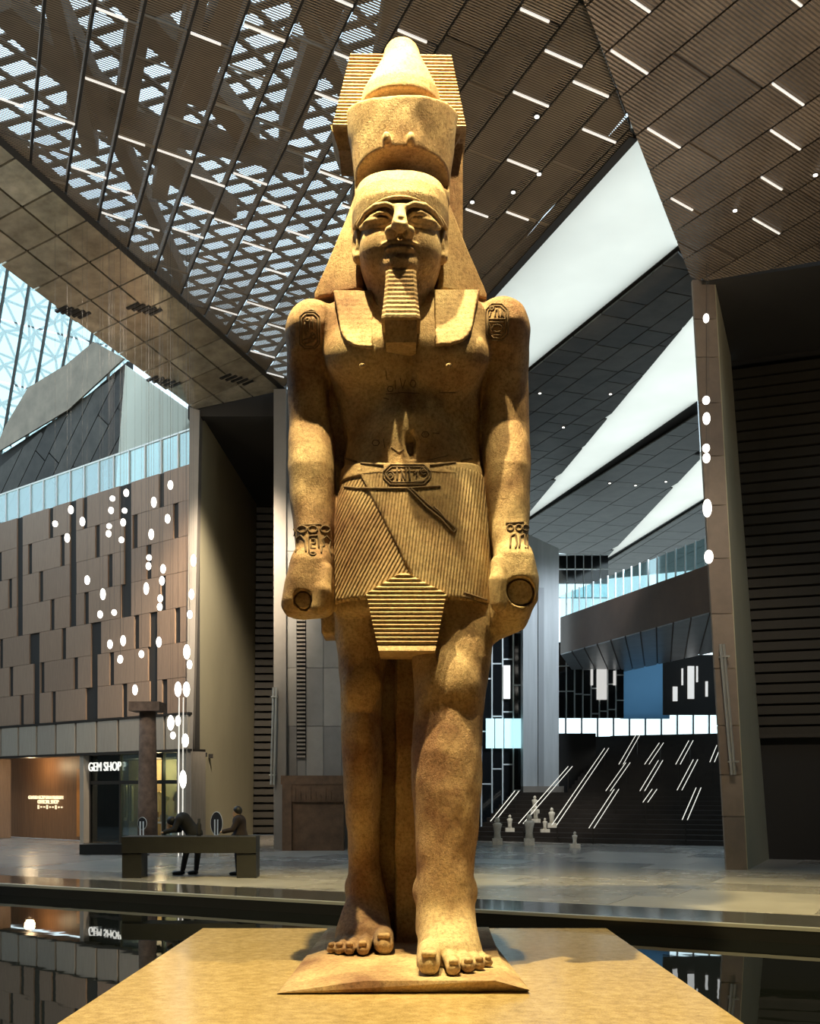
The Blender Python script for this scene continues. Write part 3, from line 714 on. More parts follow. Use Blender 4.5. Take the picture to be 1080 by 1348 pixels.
# balustrade on the wall
bal = thing('glass_balustrade', wpt(6, ZT, -0.3), 'pale blue glass balustrade along the top of the brown slotted wall', 'balustrade')
s = 0.05
while s < 20:
    wbox(s + 0.02, s + 0.88, ZT + 0.08, ZT + 1.25, -0.31, -0.29).build('pane', M_GLASS, bal)
    wbox(s - 0.025, s + 0.025, ZT, ZT + 1.3, -0.35, -0.25).build('post', M_MULL, bal); s += 0.92
wbox(0, 20, ZT + 1.25, ZT + 1.31, -0.34, -0.26).build('handrail', M_LIP, bal)

# ================================================================ left portal
def vquad(nm, pts, m, ext, label, cat='wall', parent=None):
    o = MB().prism(pts, ext).build(nm, m, parent)
    if parent is None: tag(o, label, cat, kind='structure')
    return o
top = 14.2
jl = MB(); jl.hexa([U(244, 1118, 34.8) * 1, U(251, 1118, 34.8), Vector((U(251, 0, 34.8).x, 35.6, -0.1)), Vector((U(244, 0, 34.8).x, 35.6, -0.1)), U(250, 536, 34.8), U(263, 540, 34.8), Vector((U(263, 0, 34.8).x, 35.6, U(0, 540, 34.8).z)), Vector((U(250, 0, 34.8).x, 35.6, U(0, 538, 34.8).z))])
tag(jl.build('portal_jamb', M_CONC), 'narrow brown jamb at the left of the tall portal', 'jamb', kind='structure')
xa, xb = U(251, 0, 34.8).x, U(263, 0, 34.8).x; zt = U(0, 540, 34.8).z
mb = MB(); mb.hexa([(xa - .35, 35.3, 0), (xa, 35.3, 0), (U(333, 0, 46).x, 46, 0), (xa - .35, 46, 0), (xb - .35, 35.3, zt), (xb, 35.3, zt), (U(338, 0, 46).x, 46, zt), (xb - .35, 46, zt)])
tag(mb.build('wall_portal', M_OLIVE), 'olive plaster side wall inside the left portal', 'wall', kind='structure')
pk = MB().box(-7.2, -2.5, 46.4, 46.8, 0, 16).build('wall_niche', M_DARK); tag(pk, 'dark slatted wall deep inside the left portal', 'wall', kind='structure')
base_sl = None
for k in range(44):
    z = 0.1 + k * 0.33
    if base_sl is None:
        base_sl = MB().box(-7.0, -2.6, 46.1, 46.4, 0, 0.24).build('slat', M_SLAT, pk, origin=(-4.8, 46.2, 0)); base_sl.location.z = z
    else:
        c_ = base_sl.copy(); COL.objects.link(c_); c_.location.z = z
ln = [U(248, 537, 34.95), U(376, 510, 34.95)]; ln = [Vector((ln[0].x, 34.95, 14.2)), Vector((ln[1].x, 34.95, 14.2)), ln[1] + Vector((0, 0, 0.3)), ln[0] + Vector((0, 0, 0.3))]
tag(MB().prism(ln[::-1], (0, 0.4, 0)).build('portal_lintel', M_DARK), 'dark lintel over the left portal', 'lintel', kind='structure')
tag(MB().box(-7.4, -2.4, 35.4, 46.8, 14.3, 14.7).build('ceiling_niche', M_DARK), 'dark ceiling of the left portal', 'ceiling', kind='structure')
wr = thing('wall_rear', (-3, 34.6, 0), 'grey stone panelled wall behind the statue', 'wall', kind='structure')
MB().box(U(362, 0, 34.6).x, U(378, 0, 34.6).x, 34.3, 46.5, 0, 14.86).build('jamb', M_CONC, wr)
xs_ = [U(378, 0, 34.6).x, U(391, 0, 34.6).x, U(403, 0, 34.6).x, U(426, 0, 34.6).x, U(450, 0, 34.6).x, U(480, 0, 34.6).x, U(520, 0, 34.6).x, U(575, 0, 34.6).x]
zs_ = [0, 2.0, 4.0, 5.9, 7.8, 9.7, 11.6, 13.4, 15.0]
m_pan = [mat('grey_stone_panel_a', (0.24, 0.235, 0.225), 0.6, var=0.10, scale=2), mat('grey_stone_panel_b', (0.28, 0.27, 0.255), 0.6, var=0.10, scale=2), mat('grey_stone_panel_c', (0.21, 0.205, 0.2), 0.6, var=0.10, scale=2)]
for i in range(7):
    for j in range(8): MB().box(xs_[i] + 0.008, xs_[i + 1] - 0.008, 34.6, 34.75, zs_[j] + 0.008, zs_[j + 1] - 0.008).build('stone_panel', m_pan[(i * 3 + j * 2 + i * j) % 3], wr)
MB().box(xs_[0], xs_[-1], 34.75, 46, 0, 15).build('wall_core', M_CONC, wr)
gr = thing('wall_grille', (U(396, 0, 34.5).x, 34.55, U(0, 996, 34.5).z), 'tall narrow ventilation grille on the grey wall beside the portal', 'grille')
g0, g1 = U(391, 997, 34.5), U(402, 805, 34.5)
mb = MB()
z = g0.z
while z < g1.z:
    mb.box(g0.x, g1.x, 34.48, 34.58, z, z + 0.06); z += 0.13
tag(mb.build('louvres', M_GREYP[1], gr), kind='stuff')
MB().box(g0.x - 0.02, g1.x + 0.02, 34.575, 34.595, g0.z, g1.z).build('backing', M_BLACK, gr)
def rails(px, y0, y1, Y, label, lean=0):
    t = thing('wall_rail', U(px, y1, Y - 0.15), label, 'rail')
    for q in (0, 4):
        a, b = U(px + q, y0, Y - 0.15), U(px + q + lean, y1, Y - 0.15); MB().tube([a, b], 0.035, 8).build('tube', M_LIP, t)
    for y in (0.1, 0.9):
        a = U(px + 2 + lean * y, y0 + (y1 - y0) * y, Y); MB().box(a.x - 0.1, a.x + 0.1, Y - 0.2, Y + 0.05, a.z - 0.02, a.z + 0.02).build('bracket', M_LIP, t)
rails(360, 905, 1033, 34.3, 'pair of thin vertical metal tubes on the left portal jamb', -3)
# dark brown exhibit block at the foot of the grey wall
ex = thing('carved_block', (U(411, 0, 33.5).x, 33.8, 0), 'dark brown carved stone block standing against the grey wall', 'exhibit')
m_ex = mat('dark_brown_carved', (0.13, 0.075, 0.04), 0.7, var=0.3, scale=3, bump=0.4, bscale=9)
x0, x1 = U(371, 0, 33.5).x, U(452, 0, 33.5).x
MB().box(x0, x1, 33.7, 34.5, 0, 2.1).build('body', m_ex, ex); MB().box(x0 - 0.04, x1, 33.6, 34.5, 2.1, 2.38).build('cornice', m_ex, ex)
MB().box(x0, x0 + 0.3, 33.6, 33.7, 0, 2.1).build('side_post', m_ex, ex); MB().box(x0 + 0.3, x1, 33.62, 33.7, 1.55, 2.1).build('frieze', m_ex, ex)
for k in range(10): MB().box(x0 + 0.36 + k * 0.16, x0 + 0.43 + k * 0.16, 33.59, 33.62, 1.62, 1.98 - 0.1 * (k % 3)).build('carved_sign', m_ex, ex)

# ================================================================ right portal with leaning jamb
jr = thing('wall_right', (7.4, 25.6, 0), 'leaning brown stone jamb of the right portal', 'wall', kind='structure')
YJ = 25.4
base_y = HZ + EYE * F / YJ
def jx(y, which):
    t = (y - 370) / (base_y - 370); return {0: 912 + 43 * t + 2 * t, 1: 941 + 43 * t, 2: 962 + 51 * t}[which]
yy = [base_y] + [1075, 1020, 955, 880, 808, 735, 665, 600, 530, 470, 420, 368]
m_j = [mat('brown_jamb_a', (0.215, 0.17, 0.135), 0.55, var=0.12, scale=3), mat('brown_jamb_b', (0.235, 0.185, 0.145), 0.55, var=0.12, scale=3), mat('brown_jamb_c', (0.20, 0.155, 0.122), 0.55, var=0.12, scale=3)]
for i in range(len(yy) - 1):
    a, b = yy[i] - (0.5 if i else 0), yy[i + 1] + 0.5
    p = [U(jx(a, 0), a, YJ), U(jx(a, 1), a, YJ), U(jx(b, 1), b, YJ), U(jx(b, 0), b, YJ)]
    MB().prism(p[::-1], (0, 0.12, 0)).build('jamb_panel', m_j[i % 3], jr)
yc = 29.5       # chamfer plane going back into the portal
def cx(y): 
    P1 = U(jx(y, 1), y, YJ); P2 = U(jx(y, 2), y, YJ); q = U(jx(y, 2), y, yc); return P1, Vector((q.x, yc, P1.z))
b0, b1 = cx(base_y), cx(368)
MB().hexa([b0[0] + Vector((-0.4, 0.12, 0)), b0[0] + Vector((0.02, 0, 0)), b0[1], b0[1] + Vector((-0.6, 0, 0)), b1[0] + Vector((-0.4, 0.12, 0)), b1[0] + Vector((0.02, 0, 0)), b1[1], b1[1] + Vector((-0.6, 0, 0))]).build('jamb_return', M_OLIVE, jr)
l0, l1_ = U(jx(base_y, 0), base_y, YJ), U(jx(368, 0), 368, YJ)
MB().hexa([l0 + Vector((0.02, 0.12, 0)), b0[0] + Vector((-0.02, 0.12, 0)), Vector((b0[1].x - 0.2, yc, 0)), Vector((l0.x * yc / YJ + 0.1, yc, 0)), l1_ + Vector((0.02, 0.12, 0)), b1[0] + Vector((-0.02, 0.12, 0)), Vector((b1[1].x - 0.2, yc, b1[1].z)), Vector((l1_.x * yc / YJ + 0.1, yc, l1_.z))]).build('jamb_core', M_CONC, jr)
rails(949, 848, 1020, YJ - 0.05, 'pair of long thin metal tubes on the leaning right jamb', 15)
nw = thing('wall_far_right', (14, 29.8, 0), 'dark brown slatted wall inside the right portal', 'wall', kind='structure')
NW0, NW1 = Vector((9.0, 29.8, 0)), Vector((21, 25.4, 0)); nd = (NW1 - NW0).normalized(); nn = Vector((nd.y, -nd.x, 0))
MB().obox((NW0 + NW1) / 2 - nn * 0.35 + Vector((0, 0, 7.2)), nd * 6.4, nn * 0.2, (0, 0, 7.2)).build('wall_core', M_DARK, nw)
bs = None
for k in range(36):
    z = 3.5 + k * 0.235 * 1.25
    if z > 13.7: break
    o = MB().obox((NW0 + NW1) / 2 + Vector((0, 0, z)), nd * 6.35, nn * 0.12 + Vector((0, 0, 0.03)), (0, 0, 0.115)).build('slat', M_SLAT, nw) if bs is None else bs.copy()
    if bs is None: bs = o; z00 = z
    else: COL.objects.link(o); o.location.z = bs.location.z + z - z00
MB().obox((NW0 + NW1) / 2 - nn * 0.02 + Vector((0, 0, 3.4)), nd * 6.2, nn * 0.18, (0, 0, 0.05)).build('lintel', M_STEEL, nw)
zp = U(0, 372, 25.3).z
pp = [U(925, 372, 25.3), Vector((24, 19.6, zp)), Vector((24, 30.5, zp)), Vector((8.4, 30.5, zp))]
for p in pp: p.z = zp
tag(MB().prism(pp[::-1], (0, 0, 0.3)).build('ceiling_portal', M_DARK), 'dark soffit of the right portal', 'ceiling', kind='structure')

# ================================================================ grand staircase and what stands behind it
su = Vector((0.425, 0.905, 0)).normalized(); sv = Vector((su.y, -su.x, 0)); SB = Vector((4.27, 39.8, 0))
stairs = thing('staircase', SB + sv * 6, 'wide dark stone staircase rising to the bright glazing', 'staircase')
M_STEP = mat('black_brown_step', (0.028, 0.023, 0.02), 0.45, var=0.25, scale=3)
NS, RI, TR = 27, 0.168, 0.46
for k in range(NS):
    le = -2.2 if k < 11 else 0.2
    c = SB + sv * ((le + 13.0) / 2) + su * (k * TR + TR * 0.5 + 0.25) + Vector((0, 0, k * RI + RI / 2))
    MB().obox(c, sv * ((13.0 - le) / 2), su * (TR / 2 + 0.25), (0, 0, RI / 2)).build('step', M_STEP, stairs)
MB().obox(SB + sv * 4.0 + su * (NS * TR + 6) + Vector((0, 0, NS * RI - 0.6)), sv * 9.5, su * 6, (0, 0, 0.6)).build('landing', M_STEP, stairs)
RP = Plane(SB + Vector((0, 0, 0.95)), sv, sv.cross(su * TR + Vector((0, 0, RI))))
M_RAIL = mat('sheen_glow_handrail', (0.8, 0.78, 0.7), 0.3, emit=(1.0, 0.96, 0.85), estr=0.75)  # sheen of the steel rails put in as a faint glow
RL = ['leftmost short bright handrail beside the black glass wall', 'long bright handrail rising past the foot of the pale pillar', 'longest bright handrail, left of the middle of the staircase', 'bright handrail starting lowest in the middle of the staircase', 'bright handrail directly above the lowest middle one', 'topmost bright handrail of the middle row under the glazing', 'bright handrail at mid height right of the staircase centre', 'short top bright handrail right of centre under the glazing', 'very short lone bright handrail right of the centre', 'bright handrail at mid height, second row from the right jamb', 'top bright handrail in the second row from the right jamb', 'lowest bright handrail near the right jamb', 'last short bright handrail half hidden by the right jamb']
for kk, (a, b) in enumerate((((649, 1081), (681, 1041)), ((686, 1084), (751, 1009)), ((730, 1086), (799, 985)), ((779, 1090), (812, 1039)), ((801, 1041), (827, 1004)), ((818, 1006), (841, 966)), ((846, 1041), (870, 1001)), ((852, 1006), (871, 978)),
               ((850, 1056), (862, 1039)), ((895, 1040), (916, 1000)), ((893, 1006), (910, 975)), ((902, 1079), (920, 1037)), ((938, 1003), (947, 981)))):
    p, q = RP.hit(*a), RP.hit(*b)
    t = thing('handrail', p - Vector((0, 0, 0.95)), RL[kk], 'handrail', 'bright handrails on the staircase')
    for o_ in (-0.09, 0.09): MB().tube([p + sv * o_, q + sv * o_], 0.016, 6).build('bar', M_RAIL, t)
    for f in (0.05, 0.95):
        r = p.lerp(q, f); MB().tube([r - Vector((0, 0, 0.95)), r - Vector((0, 0, 0.02))], 0.02, 6).build('post', M_STEEL, t)
# bright glazing at the head of the stairs
def wall_px(px0, px1, y0, y1, Y0, Y1=None):
    Y1 = Y0 if Y1 is None else Y1; return [U(px0, y1, Y0), U(px1, y1, Y1), U(px1, y0, Y1), U(px0, y0, Y0)]
def fix(pts, Y0=None):
    return pts
gz = thing('window_6', U(840, 985, 56), 'bright daylight glazing at the head of the staircase', 'window', kind='structure')
zb0, zb1 = 4.3, 6.6
for k in range(16):
    a = U(640 + k * 21, 0, 57 - k * 0.25); b = U(640 + (k + 1) * 21, 0, 57 - (k + 1) * 0.25)
    MB().prism([(a.x, a.y, zb0), (b.x - 0.05, b.y, zb0), (b.x - 0.05, b.y, zb1), (a.x, a.y, zb1)], (0, 0.03, 0)).build('pane', glass('clear_pane_%d' % k, (0.95, 0.99, 1.0), 0.96) if k == 0 else bpy.data.materials['clear_pane_0'], gz)
    MB().box(a.x - 0.04, a.x + 0.04, a.y - 0.05, a.y + 0.08, zb0, zb1).build('mullion', M_MULL, gz)
# upper wall over the glazing
def solid_px(nm, px0, px1, y0, y1, Y, m, label, cat, depth=0.2, kind='structure', parent=None):
    a, b = U(px0, y1, Y), U(px1, y0, Y); o = MB().box(a.x, b.x, Y, Y + depth, a.z, b.z).build(nm, m, parent)
    if parent is None: tag(o, label, cat, kind=kind)
    return o
m_blue = mat('pale_wall_panel', (0.42, 0.45, 0.46), 0.5, var=0.12, scale=1, stretch=(4, 4, 0.3))
solid_px('wall_pale', 818, 882, 845, 946, 53, frosted('sky_glow_blue_wall', (0.30, 0.45, 0.58)), 'pale blue-lit wall above the head of the staircase', 'wall')  # wall made translucent, so sky behind stands in for blue daylight on it
dk = solid_px('wall_slotted', 874, 1000, 862, 941, 51, M_DARK, 'dark hanging wall with bright vertical slots above the stairs', 'wall')
for (x0, x1, y0, y1) in ((897.5, 899.5, 880, 902), (905.5, 914, 877, 920), (917, 919, 877, 898), (886, 892, 904, 923), (929, 932, 897, 917), (945, 949, 885, 912)):
    a, b = U(x0, y1, 50.98), U(x1, y0, 50.98); MB().box(a.x, b.x, 50.93, 51.0, a.z, b.z).build('slot_window', M_STRIP, dk)
gl = thing('wall_glazed', U(700, 1080, 46), 'black glass curtain wall with thin white frames beside the staircase', 'wall', kind='structure')
def curtain(px0, px1, y0, y1, Y, nx, ny, seed):
    r = random.Random(seed); a, b = U(px0, y1, Y), U(px1, y0, Y)
    MB().box(a.x, b.x, Y + 0.1, Y + 0.3, a.z, b.z).build('backing', M_BLACK, gl)
    for i in range(nx):
        xa = a.x + (b.x - a.x) * i / nx; xb = a.x + (b.x - a.x) * (i + 1) / nx; z = a.z; off = r.random()
        MB().box(xa - 0.03, xa + 0.03, Y - 0.05, Y + 0.06, a.z, b.z).build('mullion', M_MULL, gl)
        hgt = (b.z - a.z) / ny; z = a.z - off * hgt
        while z < b.z:
            z2 = z + hgt; za, zb = max(z, a.z), min(z2, b.z)
            if zb - za > 0.1:
                MB().box(xa + 0.04, xb - 0.04, Y, Y + 0.03, za + 0.03, zb - 0.03).build('pane', M_GLASSD if False else M_BGL, gl)
                if zb < b.z: MB().box(xa, xb, Y - 0.02, Y + 0.05, zb - 0.03, zb + 0.03).build('transom', M_MULL, gl)
            z = z2
M_BGL = mat('black_glass', (0.01, 0.012, 0.014), 0.06, spec=0.8)
curtain(634, 690, 815, 1092, 46, 4, 4, 1)
curtain(735, 822, 845, 945, 52, 8, 3, 2)
for (x0, x1, y0, y1, Y) in ((663, 672, 876, 920, 45.9), (786, 799, 880, 921, 51.9), (778, 781, 880, 902, 51.9), (808, 811, 883, 902, 51.9)):
    a, b = U(x0, y1, Y), U(x1, y0, Y); MB().box(a.x, b.x, Y - 0.04, Y + 0.05, a.z, b.z).build('lit_slot', M_STRIP, gl)
M_LIT = mat('daylit_glass', (0.6, 0.8, 0.85), 0.1, emit=(0.55, 0.92, 1.0), estr=1.0)
for k in range(4):
    a, b = U(640 + k * 12.2, 985, 45.9), U(651 + k * 12.2, 946, 45.9); MB().box(a.x, b.x, 45.86, 45.93, a.z, b.z).build('lit_pane', M_LIT, gl)
cl_ = MB(); a, b = U(689, 1035, 45), U(736, 722, 45)
cl_.hexa([(a.x, 45, a.z), (b.x, 45, a.z), (b.x, 46.2, a.z), (a.x, 46.2, a.z), (a.x, 45, U(0, 700, 45).z), (b.x, 45, b.z), (b.x, 46.2, b.z), (a.x, 46.2, U(0, 700, 45).z)])
pc = cl_.build('pillar', m_blue); tag(pc, 'tall pale grey pillar lit blue beside the glass wall', 'pillar', kind='structure')
MB().box((a.x + b.x) / 2 - 0.12, (a.x + b.x) / 2 + 0.12, 44.94, 45.0, 0.4, 10.5).build('pilaster_strip', mat('pillar_strip', (0.28, 0.30, 0.31), 0.5), pc)
MB().box(a.x, b.x + 0.2, 44.9, 46.4, 0, a.z).build('pillar_foot', M_CONC, pc)
tag(MB().box(4.8, 8.2, 46.9, 47.2, 0, 4.45).build('wall_stair', M_BLACK), 'black wall under the head of the staircase', 'wall', kind='structure')
tag(MB().box(0.6, 4.8, 46.9, 47.2, 0, 14.9).build('wall_back', M_DARK), 'dark wall behind the black glass curtain wall', 'wall', kind='structure')
# bridge across the stairs
br_ = thing('bridge', (9, 42, 7.9), 'wide brown bridge with blue-lit underside across the staircase', 'bridge', kind='structure')
R0, L0 = U(990, 808, 33.5), U(738, 850, 46.5)
R0.z = L0.z = 7.9
bdx = Vector((2.6, 11, 0)); m_sof = mat('grey_soffit', (0.30, 0.32, 0.34), 0.35, var=0.15, scale=1)
MB().hexa([L0, R0, R0 + bdx, L0 + bdx, L0 + Vector((0, 0, 1.6)), R0 + Vector((0, 0, 1.6)), R0 + bdx + Vector((0, 0, 1.6)), L0 + bdx + Vector((0, 0, 1.6))]).build('bridge_deck', mat('bridge_brown', (0.13, 0.08, 0.055), 0.5, var=0.15, scale=1), br_)
for k in range(12):
    p, q = R0.lerp(L0, k / 12 + 0.004), R0.lerp(L0, (k + 1) / 12 - 0.004)
    MB().prism([p + Vector((0, 0, -0.05)), q + Vector((0, 0, -0.05)), q + bdx + Vector((0, 0, -0.05)), p + bdx + Vector((0, 0, -0.05))][::-1], (0, 0, 0.045)).build('soffit_panel', m_sof, br_)
bal2 = thing('glass_balustrade', R0 + Vector((-1, 3, 1.6)), 'row of bright glass panes along the top of the brown bridge', 'balustrade')
bl = (L0 - R0); nb_ = 22
for k in range(nb_):
    p, q = R0 + bl * (k / nb_) + Vector((0, 0.1, 1.6)), R0 + bl * ((k + 0.94) / nb_) + Vector((0, 0.1, 1.6))
    MB().prism([p, q, q + Vector((0, 0, 0.95)), p + Vector((0, 0, 0.95))], (0, 0.03, 0)).build('pane', M_GLASS, bal2)
    MB().tube([p, p + Vector((0, 0, 1.0))], 0.035, 5).build('post', M_MULL, bal2)
gw = thing('window_7', U(768, 785, 50), 'dark framed upper gallery window right of the pale pillar', 'window', kind='structure')
for i in range(6):
    for j in range(3):
        a, b = U(736 + i * 11, 787 - j * 19, 50), U(736 + (i + 1) * 11 - 1, 787 - (j + 1) * 19 + 1, 50); MB().box(a.x, b.x, 50, 50.04, a.z, b.z).build('pane', M_GLASS if j < 1 else M_BGL, gw)
    a, b = U(736 + i * 11 - 1, 787, 50), U(736 + i * 11, 730, 50); MB().box(a.x, b.x, 49.95, 50.06, a.z, b.z).build('mullion', M_MULL, gw)
for j in range(4):
    a, b = U(736, 787 - j * 19 + 0.5, 50), U(802, 787 - j * 19 - 0.5, 50); MB().box(a.x, b.x, 49.95, 50.06, a.z, b.z).build('transom', M_MULL, gw)
# outer shell of the hall, out of the picture
M_SHELL = mat('hall_shell', (0.16, 0.14, 0.12), 0.8)
tag(MB().box(-30, 24, -9.4, -9, -0.4, 16).build('wall_front', M_SHELL), 'plain wall behind the photographer', 'wall', kind='structure')
tag(MB().box(-30.4, -30, -9, 60, -0.4, 16).build('wall_outer_left', M_SHELL), 'plain outer wall on the far left', 'wall', kind='structure')
tag(MB().box(22, 22.4, -9, 60, -0.4, 16).build('wall_outer_right', M_SHELL), 'plain outer wall on the far right', 'wall', kind='structure')

# ================================================================ pendant lamps
def pendant(px, py, Y, rx, ry, label, group, topz):
    p = U(px, py, Y); r = rx * Y / F; h = ry * Y / F
    t = thing('pendant_lamp', p, label, 'lamp', group)
    prof = [(r * math.sin(math.pi * k / 8) * (1 if 0 < k < 8 else 0) + (0.004 if k in (0, 8) else 0), -h * math.cos(math.pi * k / 8)) for k in range(9)]
    MB().lathe(p, prof, 10).build('globe', M_LAMP, t, True)
    MB().tube([p + Vector((0, 0, h * 0.95)), Vector((p.x, p.y, topz))], 0.0025, 4).build('cord', M_CORD, t)
LP = [(400, 530, 3.6), (395, 572, 4.5), (388, 628, 3.5), (386, 655, 4.5), (449, 510, 5), (443, 573, 3.5), (438, 615, 5), (432, 677, 4), (547, 543, 7), (606, 482, 6), (596, 602, 6), (538, 657, 7), (252, 570, 5.5), (196, 620, 4), (293, 612, 6), (239, 670, 6),
      (310, 820, 6), (366, 870, 7.5), (356, 942, 5), (406, 935, 4), (530, 740, 4), (528, 770, 5), (580, 780, 6), (576, 822, 6), (520, 850, 8), (570, 885, 5), (568, 915, 5), (391, 1048, 6), (438, 1035, 7), (427, 1105, 4), (503, 1083, 5), (565, 1040, 7),
      (688, 750, 8), (681, 870, 7), (675, 942, 5.5), (664, 1075, 10)]
LP = [(x / 2.7, 460 + y / 2.7, r) for x, y, r in LP] + [(x / 2.7, 860 + y / 2.7, r) for x, y, r in ((428, 20, 5), (480, 130, 7), (633, 128, 10), (663, 128, 10), (607, 247, 10), (633, 240, 7), (615, 292, 5), (659, 310, 9), (651, 448, 12), (674, 40, 6))]
rnd = random.Random(3)
for x, y, r in LP:
    Y = 25.0 + rnd.random() * 1.5; q = U(x, y, Y); ea, eb_ = e1a, e1b
    onC = (eb_.x - ea.x) * (q.y - ea.y) - (eb_.y - ea.y) * (q.x - ea.x) > 0; pl_ = PC if onC else PA
    tz = pl_.p.z - ((q.x - pl_.p.x) * pl_.n.x + (q.y - pl_.p.y) * pl_.n.y) / pl_.n.z - 0.03
    pendant(x, y, Y, 3.6 if r < 9 else 4.6, r, 'small glowing oval pendant lamp hanging in front of the brown slotted wall', 'pendant lamps before the brown wall', tz)
PLB = ['topmost glowing pendant lamp before the leaning right jamb', 'second glowing pendant lamp from the top on the right jamb', 'tall glowing pendant lamp third from the top on the right jamb', 'upper of two touching pendant lamps on the right jamb', 'lower of two touching pendant lamps on the right jamb', 'largest glowing pendant lamp before the right jamb', 'lowest glowing pendant lamp before the right jamb']
for kk, (x, y, rx, r) in enumerate(((930, 419, 4, 6), (930, 527, 5, 5.5), (930.5, 551, 5, 8), (930, 590, 5, 5.5), (930.5, 603, 5, 6.5), (931.5, 669, 6, 12), (933.5, 733, 6, 9))):
    q = U(x, y, 24.4); tz = PB.p.z - ((q.x - PB.p.x) * PB.n.x + (q.y - PB.p.y) * PB.n.y) / PB.n.z - 0.05
    pendant(x, y, 24.4, rx, r, PLB[kk], 'pendant lamps before the right jamb', tz)
for px in (236, 241.5):
    a, b = U(px, 918, 31), U(px - 1, 1078, 31)
    tag(MB().tube([a, b], 0.018, 8).tube([b + Vector((0, 0, -0.02)), Vector((b.x, b.y, 0.0))], 0.015, 6).build('light_rod', mat('rod_glow', (0.9, 0.88, 0.8), 0.4, emit=(1.0, 0.95, 0.84), estr=0.8)), ['thin vertical light rod left of the olive portal wall, nearer the shop', 'thin vertical light rod nearest the olive portal wall'][px > 240], 'lamp', 'light rods')

# small recessed downlights
for (px, py, pl_, where) in ((710, 225, PA, 'mesh ceiling'), (707, 149, PA, 'mesh ceiling'), (676, 249, PA, 'mesh ceiling'), (622, 262, PA, 'mesh ceiling'), (968, 273, PB, 'brown ribbed ceiling'), (1074, 226, PB, 'brown ribbed ceiling'),
                             (711, 515, PH, 'dark roof strip beside the arm'), (804, 516, PH, 'dark roof strip beside the arm'), (742, 560, PH, 'dark roof strip beside the arm'), (803, 634, PH, 'second dark roof strip'), (837, 637, PH, 'second dark roof strip'), (877, 632, PH, 'second dark roof strip')):
    p = pl_.hit(px, py) + Vector((0, 0, -0.03)); t = thing('downlight', p, 'tiny round white downlight recessed in the ' + where, 'lamp', 'downlights in the ' + where)
    MB().lathe(p + Vector((0, 0, -0.05)), [(0.045, 0), (0.045, 0.02)], 10).build('lens', M_LAMP, t); MB().lathe(p + Vector((0, 0, -0.035)), [(0.065, 0), (0.065, 0.04)], 10).build('rim', M_STEEL, t)
# ================================================================ the colossal statue
def stone(name, pleat=None, dark=1.0, streak=True):
    m, t, b = nodes_of(name)
    b.inputs['Roughness'].default_value = 0.72; b.inputs['Specular IOR Level'].default_value = 0.25
    big = noise(t, 0.55, 5, 0.65); r = ramp(t, big.outputs['Fac'], [(0.38, (0.22 * dark, 0.12 * dark, 0.07 * dark)), (0.5, (0.42 * dark, 0.29 * dark, 0.165 * dark)), (0.62, (0.58 * dark, 0.45 * dark, 0.27 * dark))])
    fine = noise(t, 26, 6, 0.75); r2 = ramp(t, fine.outputs['Fac'], [(0.36, (0.45, 0.40, 0.36)), (0.5, (0.9, 0.88, 0.86)), (0.66, (1.2, 1.15, 1.1))])
    mx = t.nodes.new('ShaderNodeMix'); mx.data_type = 'RGBA'; mx.blend_type = 'MULTIPLY'; mx.inputs[0].default_value = 0.75
    t.links.new(r.outputs[0], mx.inputs[6]); t.links.new(r2.outputs[0], mx.inputs[7]); t.links.new(mx.outputs[2], b.inputs['Base Color'])
    st = noise(t, 14, 5, 0.7, stretch=(1.6, 1.6, 0.35)); gr = noise(t, 60, 3, 0.6)
    ad = t.nodes.new('ShaderNodeMath'); ad.operation = 'MULTIPLY_ADD'; ad.inputs[1].default_value = 0.5
    t.links.new(gr.outputs['Fac'], ad.inputs[0]); t.links.new(st.outputs['Fac'], ad.inputs[2])
    bp = t.nodes.new('ShaderNodeBump'); bp.inputs['Strength'].default_value = 0.55; bp.inputs['Distance'].default_value = 0.03
    t.links.new(ad.outputs[0], bp.inputs['Height']); last = bp
    if pleat:
        tcn = t.nodes.new('ShaderNodeTexCoord'); dp = t.nodes.new('ShaderNodeVectorMath'); dp.operation = 'DOT_PRODUCT'
        dp.inputs[1].default_value = Vector(pleat[0]).normalized() * (2 * math.pi / pleat[1])
        t.links.new(tcn.outputs['Object'], dp.inputs[0])
        sn = t.nodes.new('ShaderNodeMath'); sn.operation = 'SINE'; t.links.new(dp.outputs['Value'], sn.inputs[0])
        b2 = t.nodes.new('ShaderNodeBump'); b2.inputs['Strength'].default_value = 0.9; b2.inputs['Distance'].default_value = pleat[2]
        t.links.new(sn.outputs[0], b2.inputs['Height']); t.links.new(bp.outputs[0], b2.inputs['Normal']); last = b2
    t.links.new(last.outputs[0], b.inputs['Normal'])
    return m
STONE = stone('golden_granite')
STONE_V = stone('granite_vertical_pleats', ((1, 0, -0.12), 0.036, 0.006))
STONE_D = stone('granite_diagonal_pleats', ((1, 0, -0.55), 0.040, 0.006))
STONE_H = stone('granite_horizontal_grooves', ((0, 0, 1), 0.05, 0.012))
CARVE = mat('carved_line_shade', (0.13, 0.085, 0.05), 0.9, var=0.3, scale=30)  # dark brown puts the shade of the cut lines into the colour

BASEZ = -0.13
statue = thing('pharaoh_statue', (0.05, 12.4, BASEZ), 'colossal golden granite standing pharaoh statue with tall double crown and striding legs', 'statue')

def wob(P, amp):
    x, y, z = P[:, 0], P[:, 1], P[:, 2]
    return amp * (np.sin(7.1 * x + 2.3 * z) * np.sin(6.3 * z + 1.7 * y) + 0.5 * np.sin(17 * x + 9 * y) * np.sin(15 * z - 5 * x))

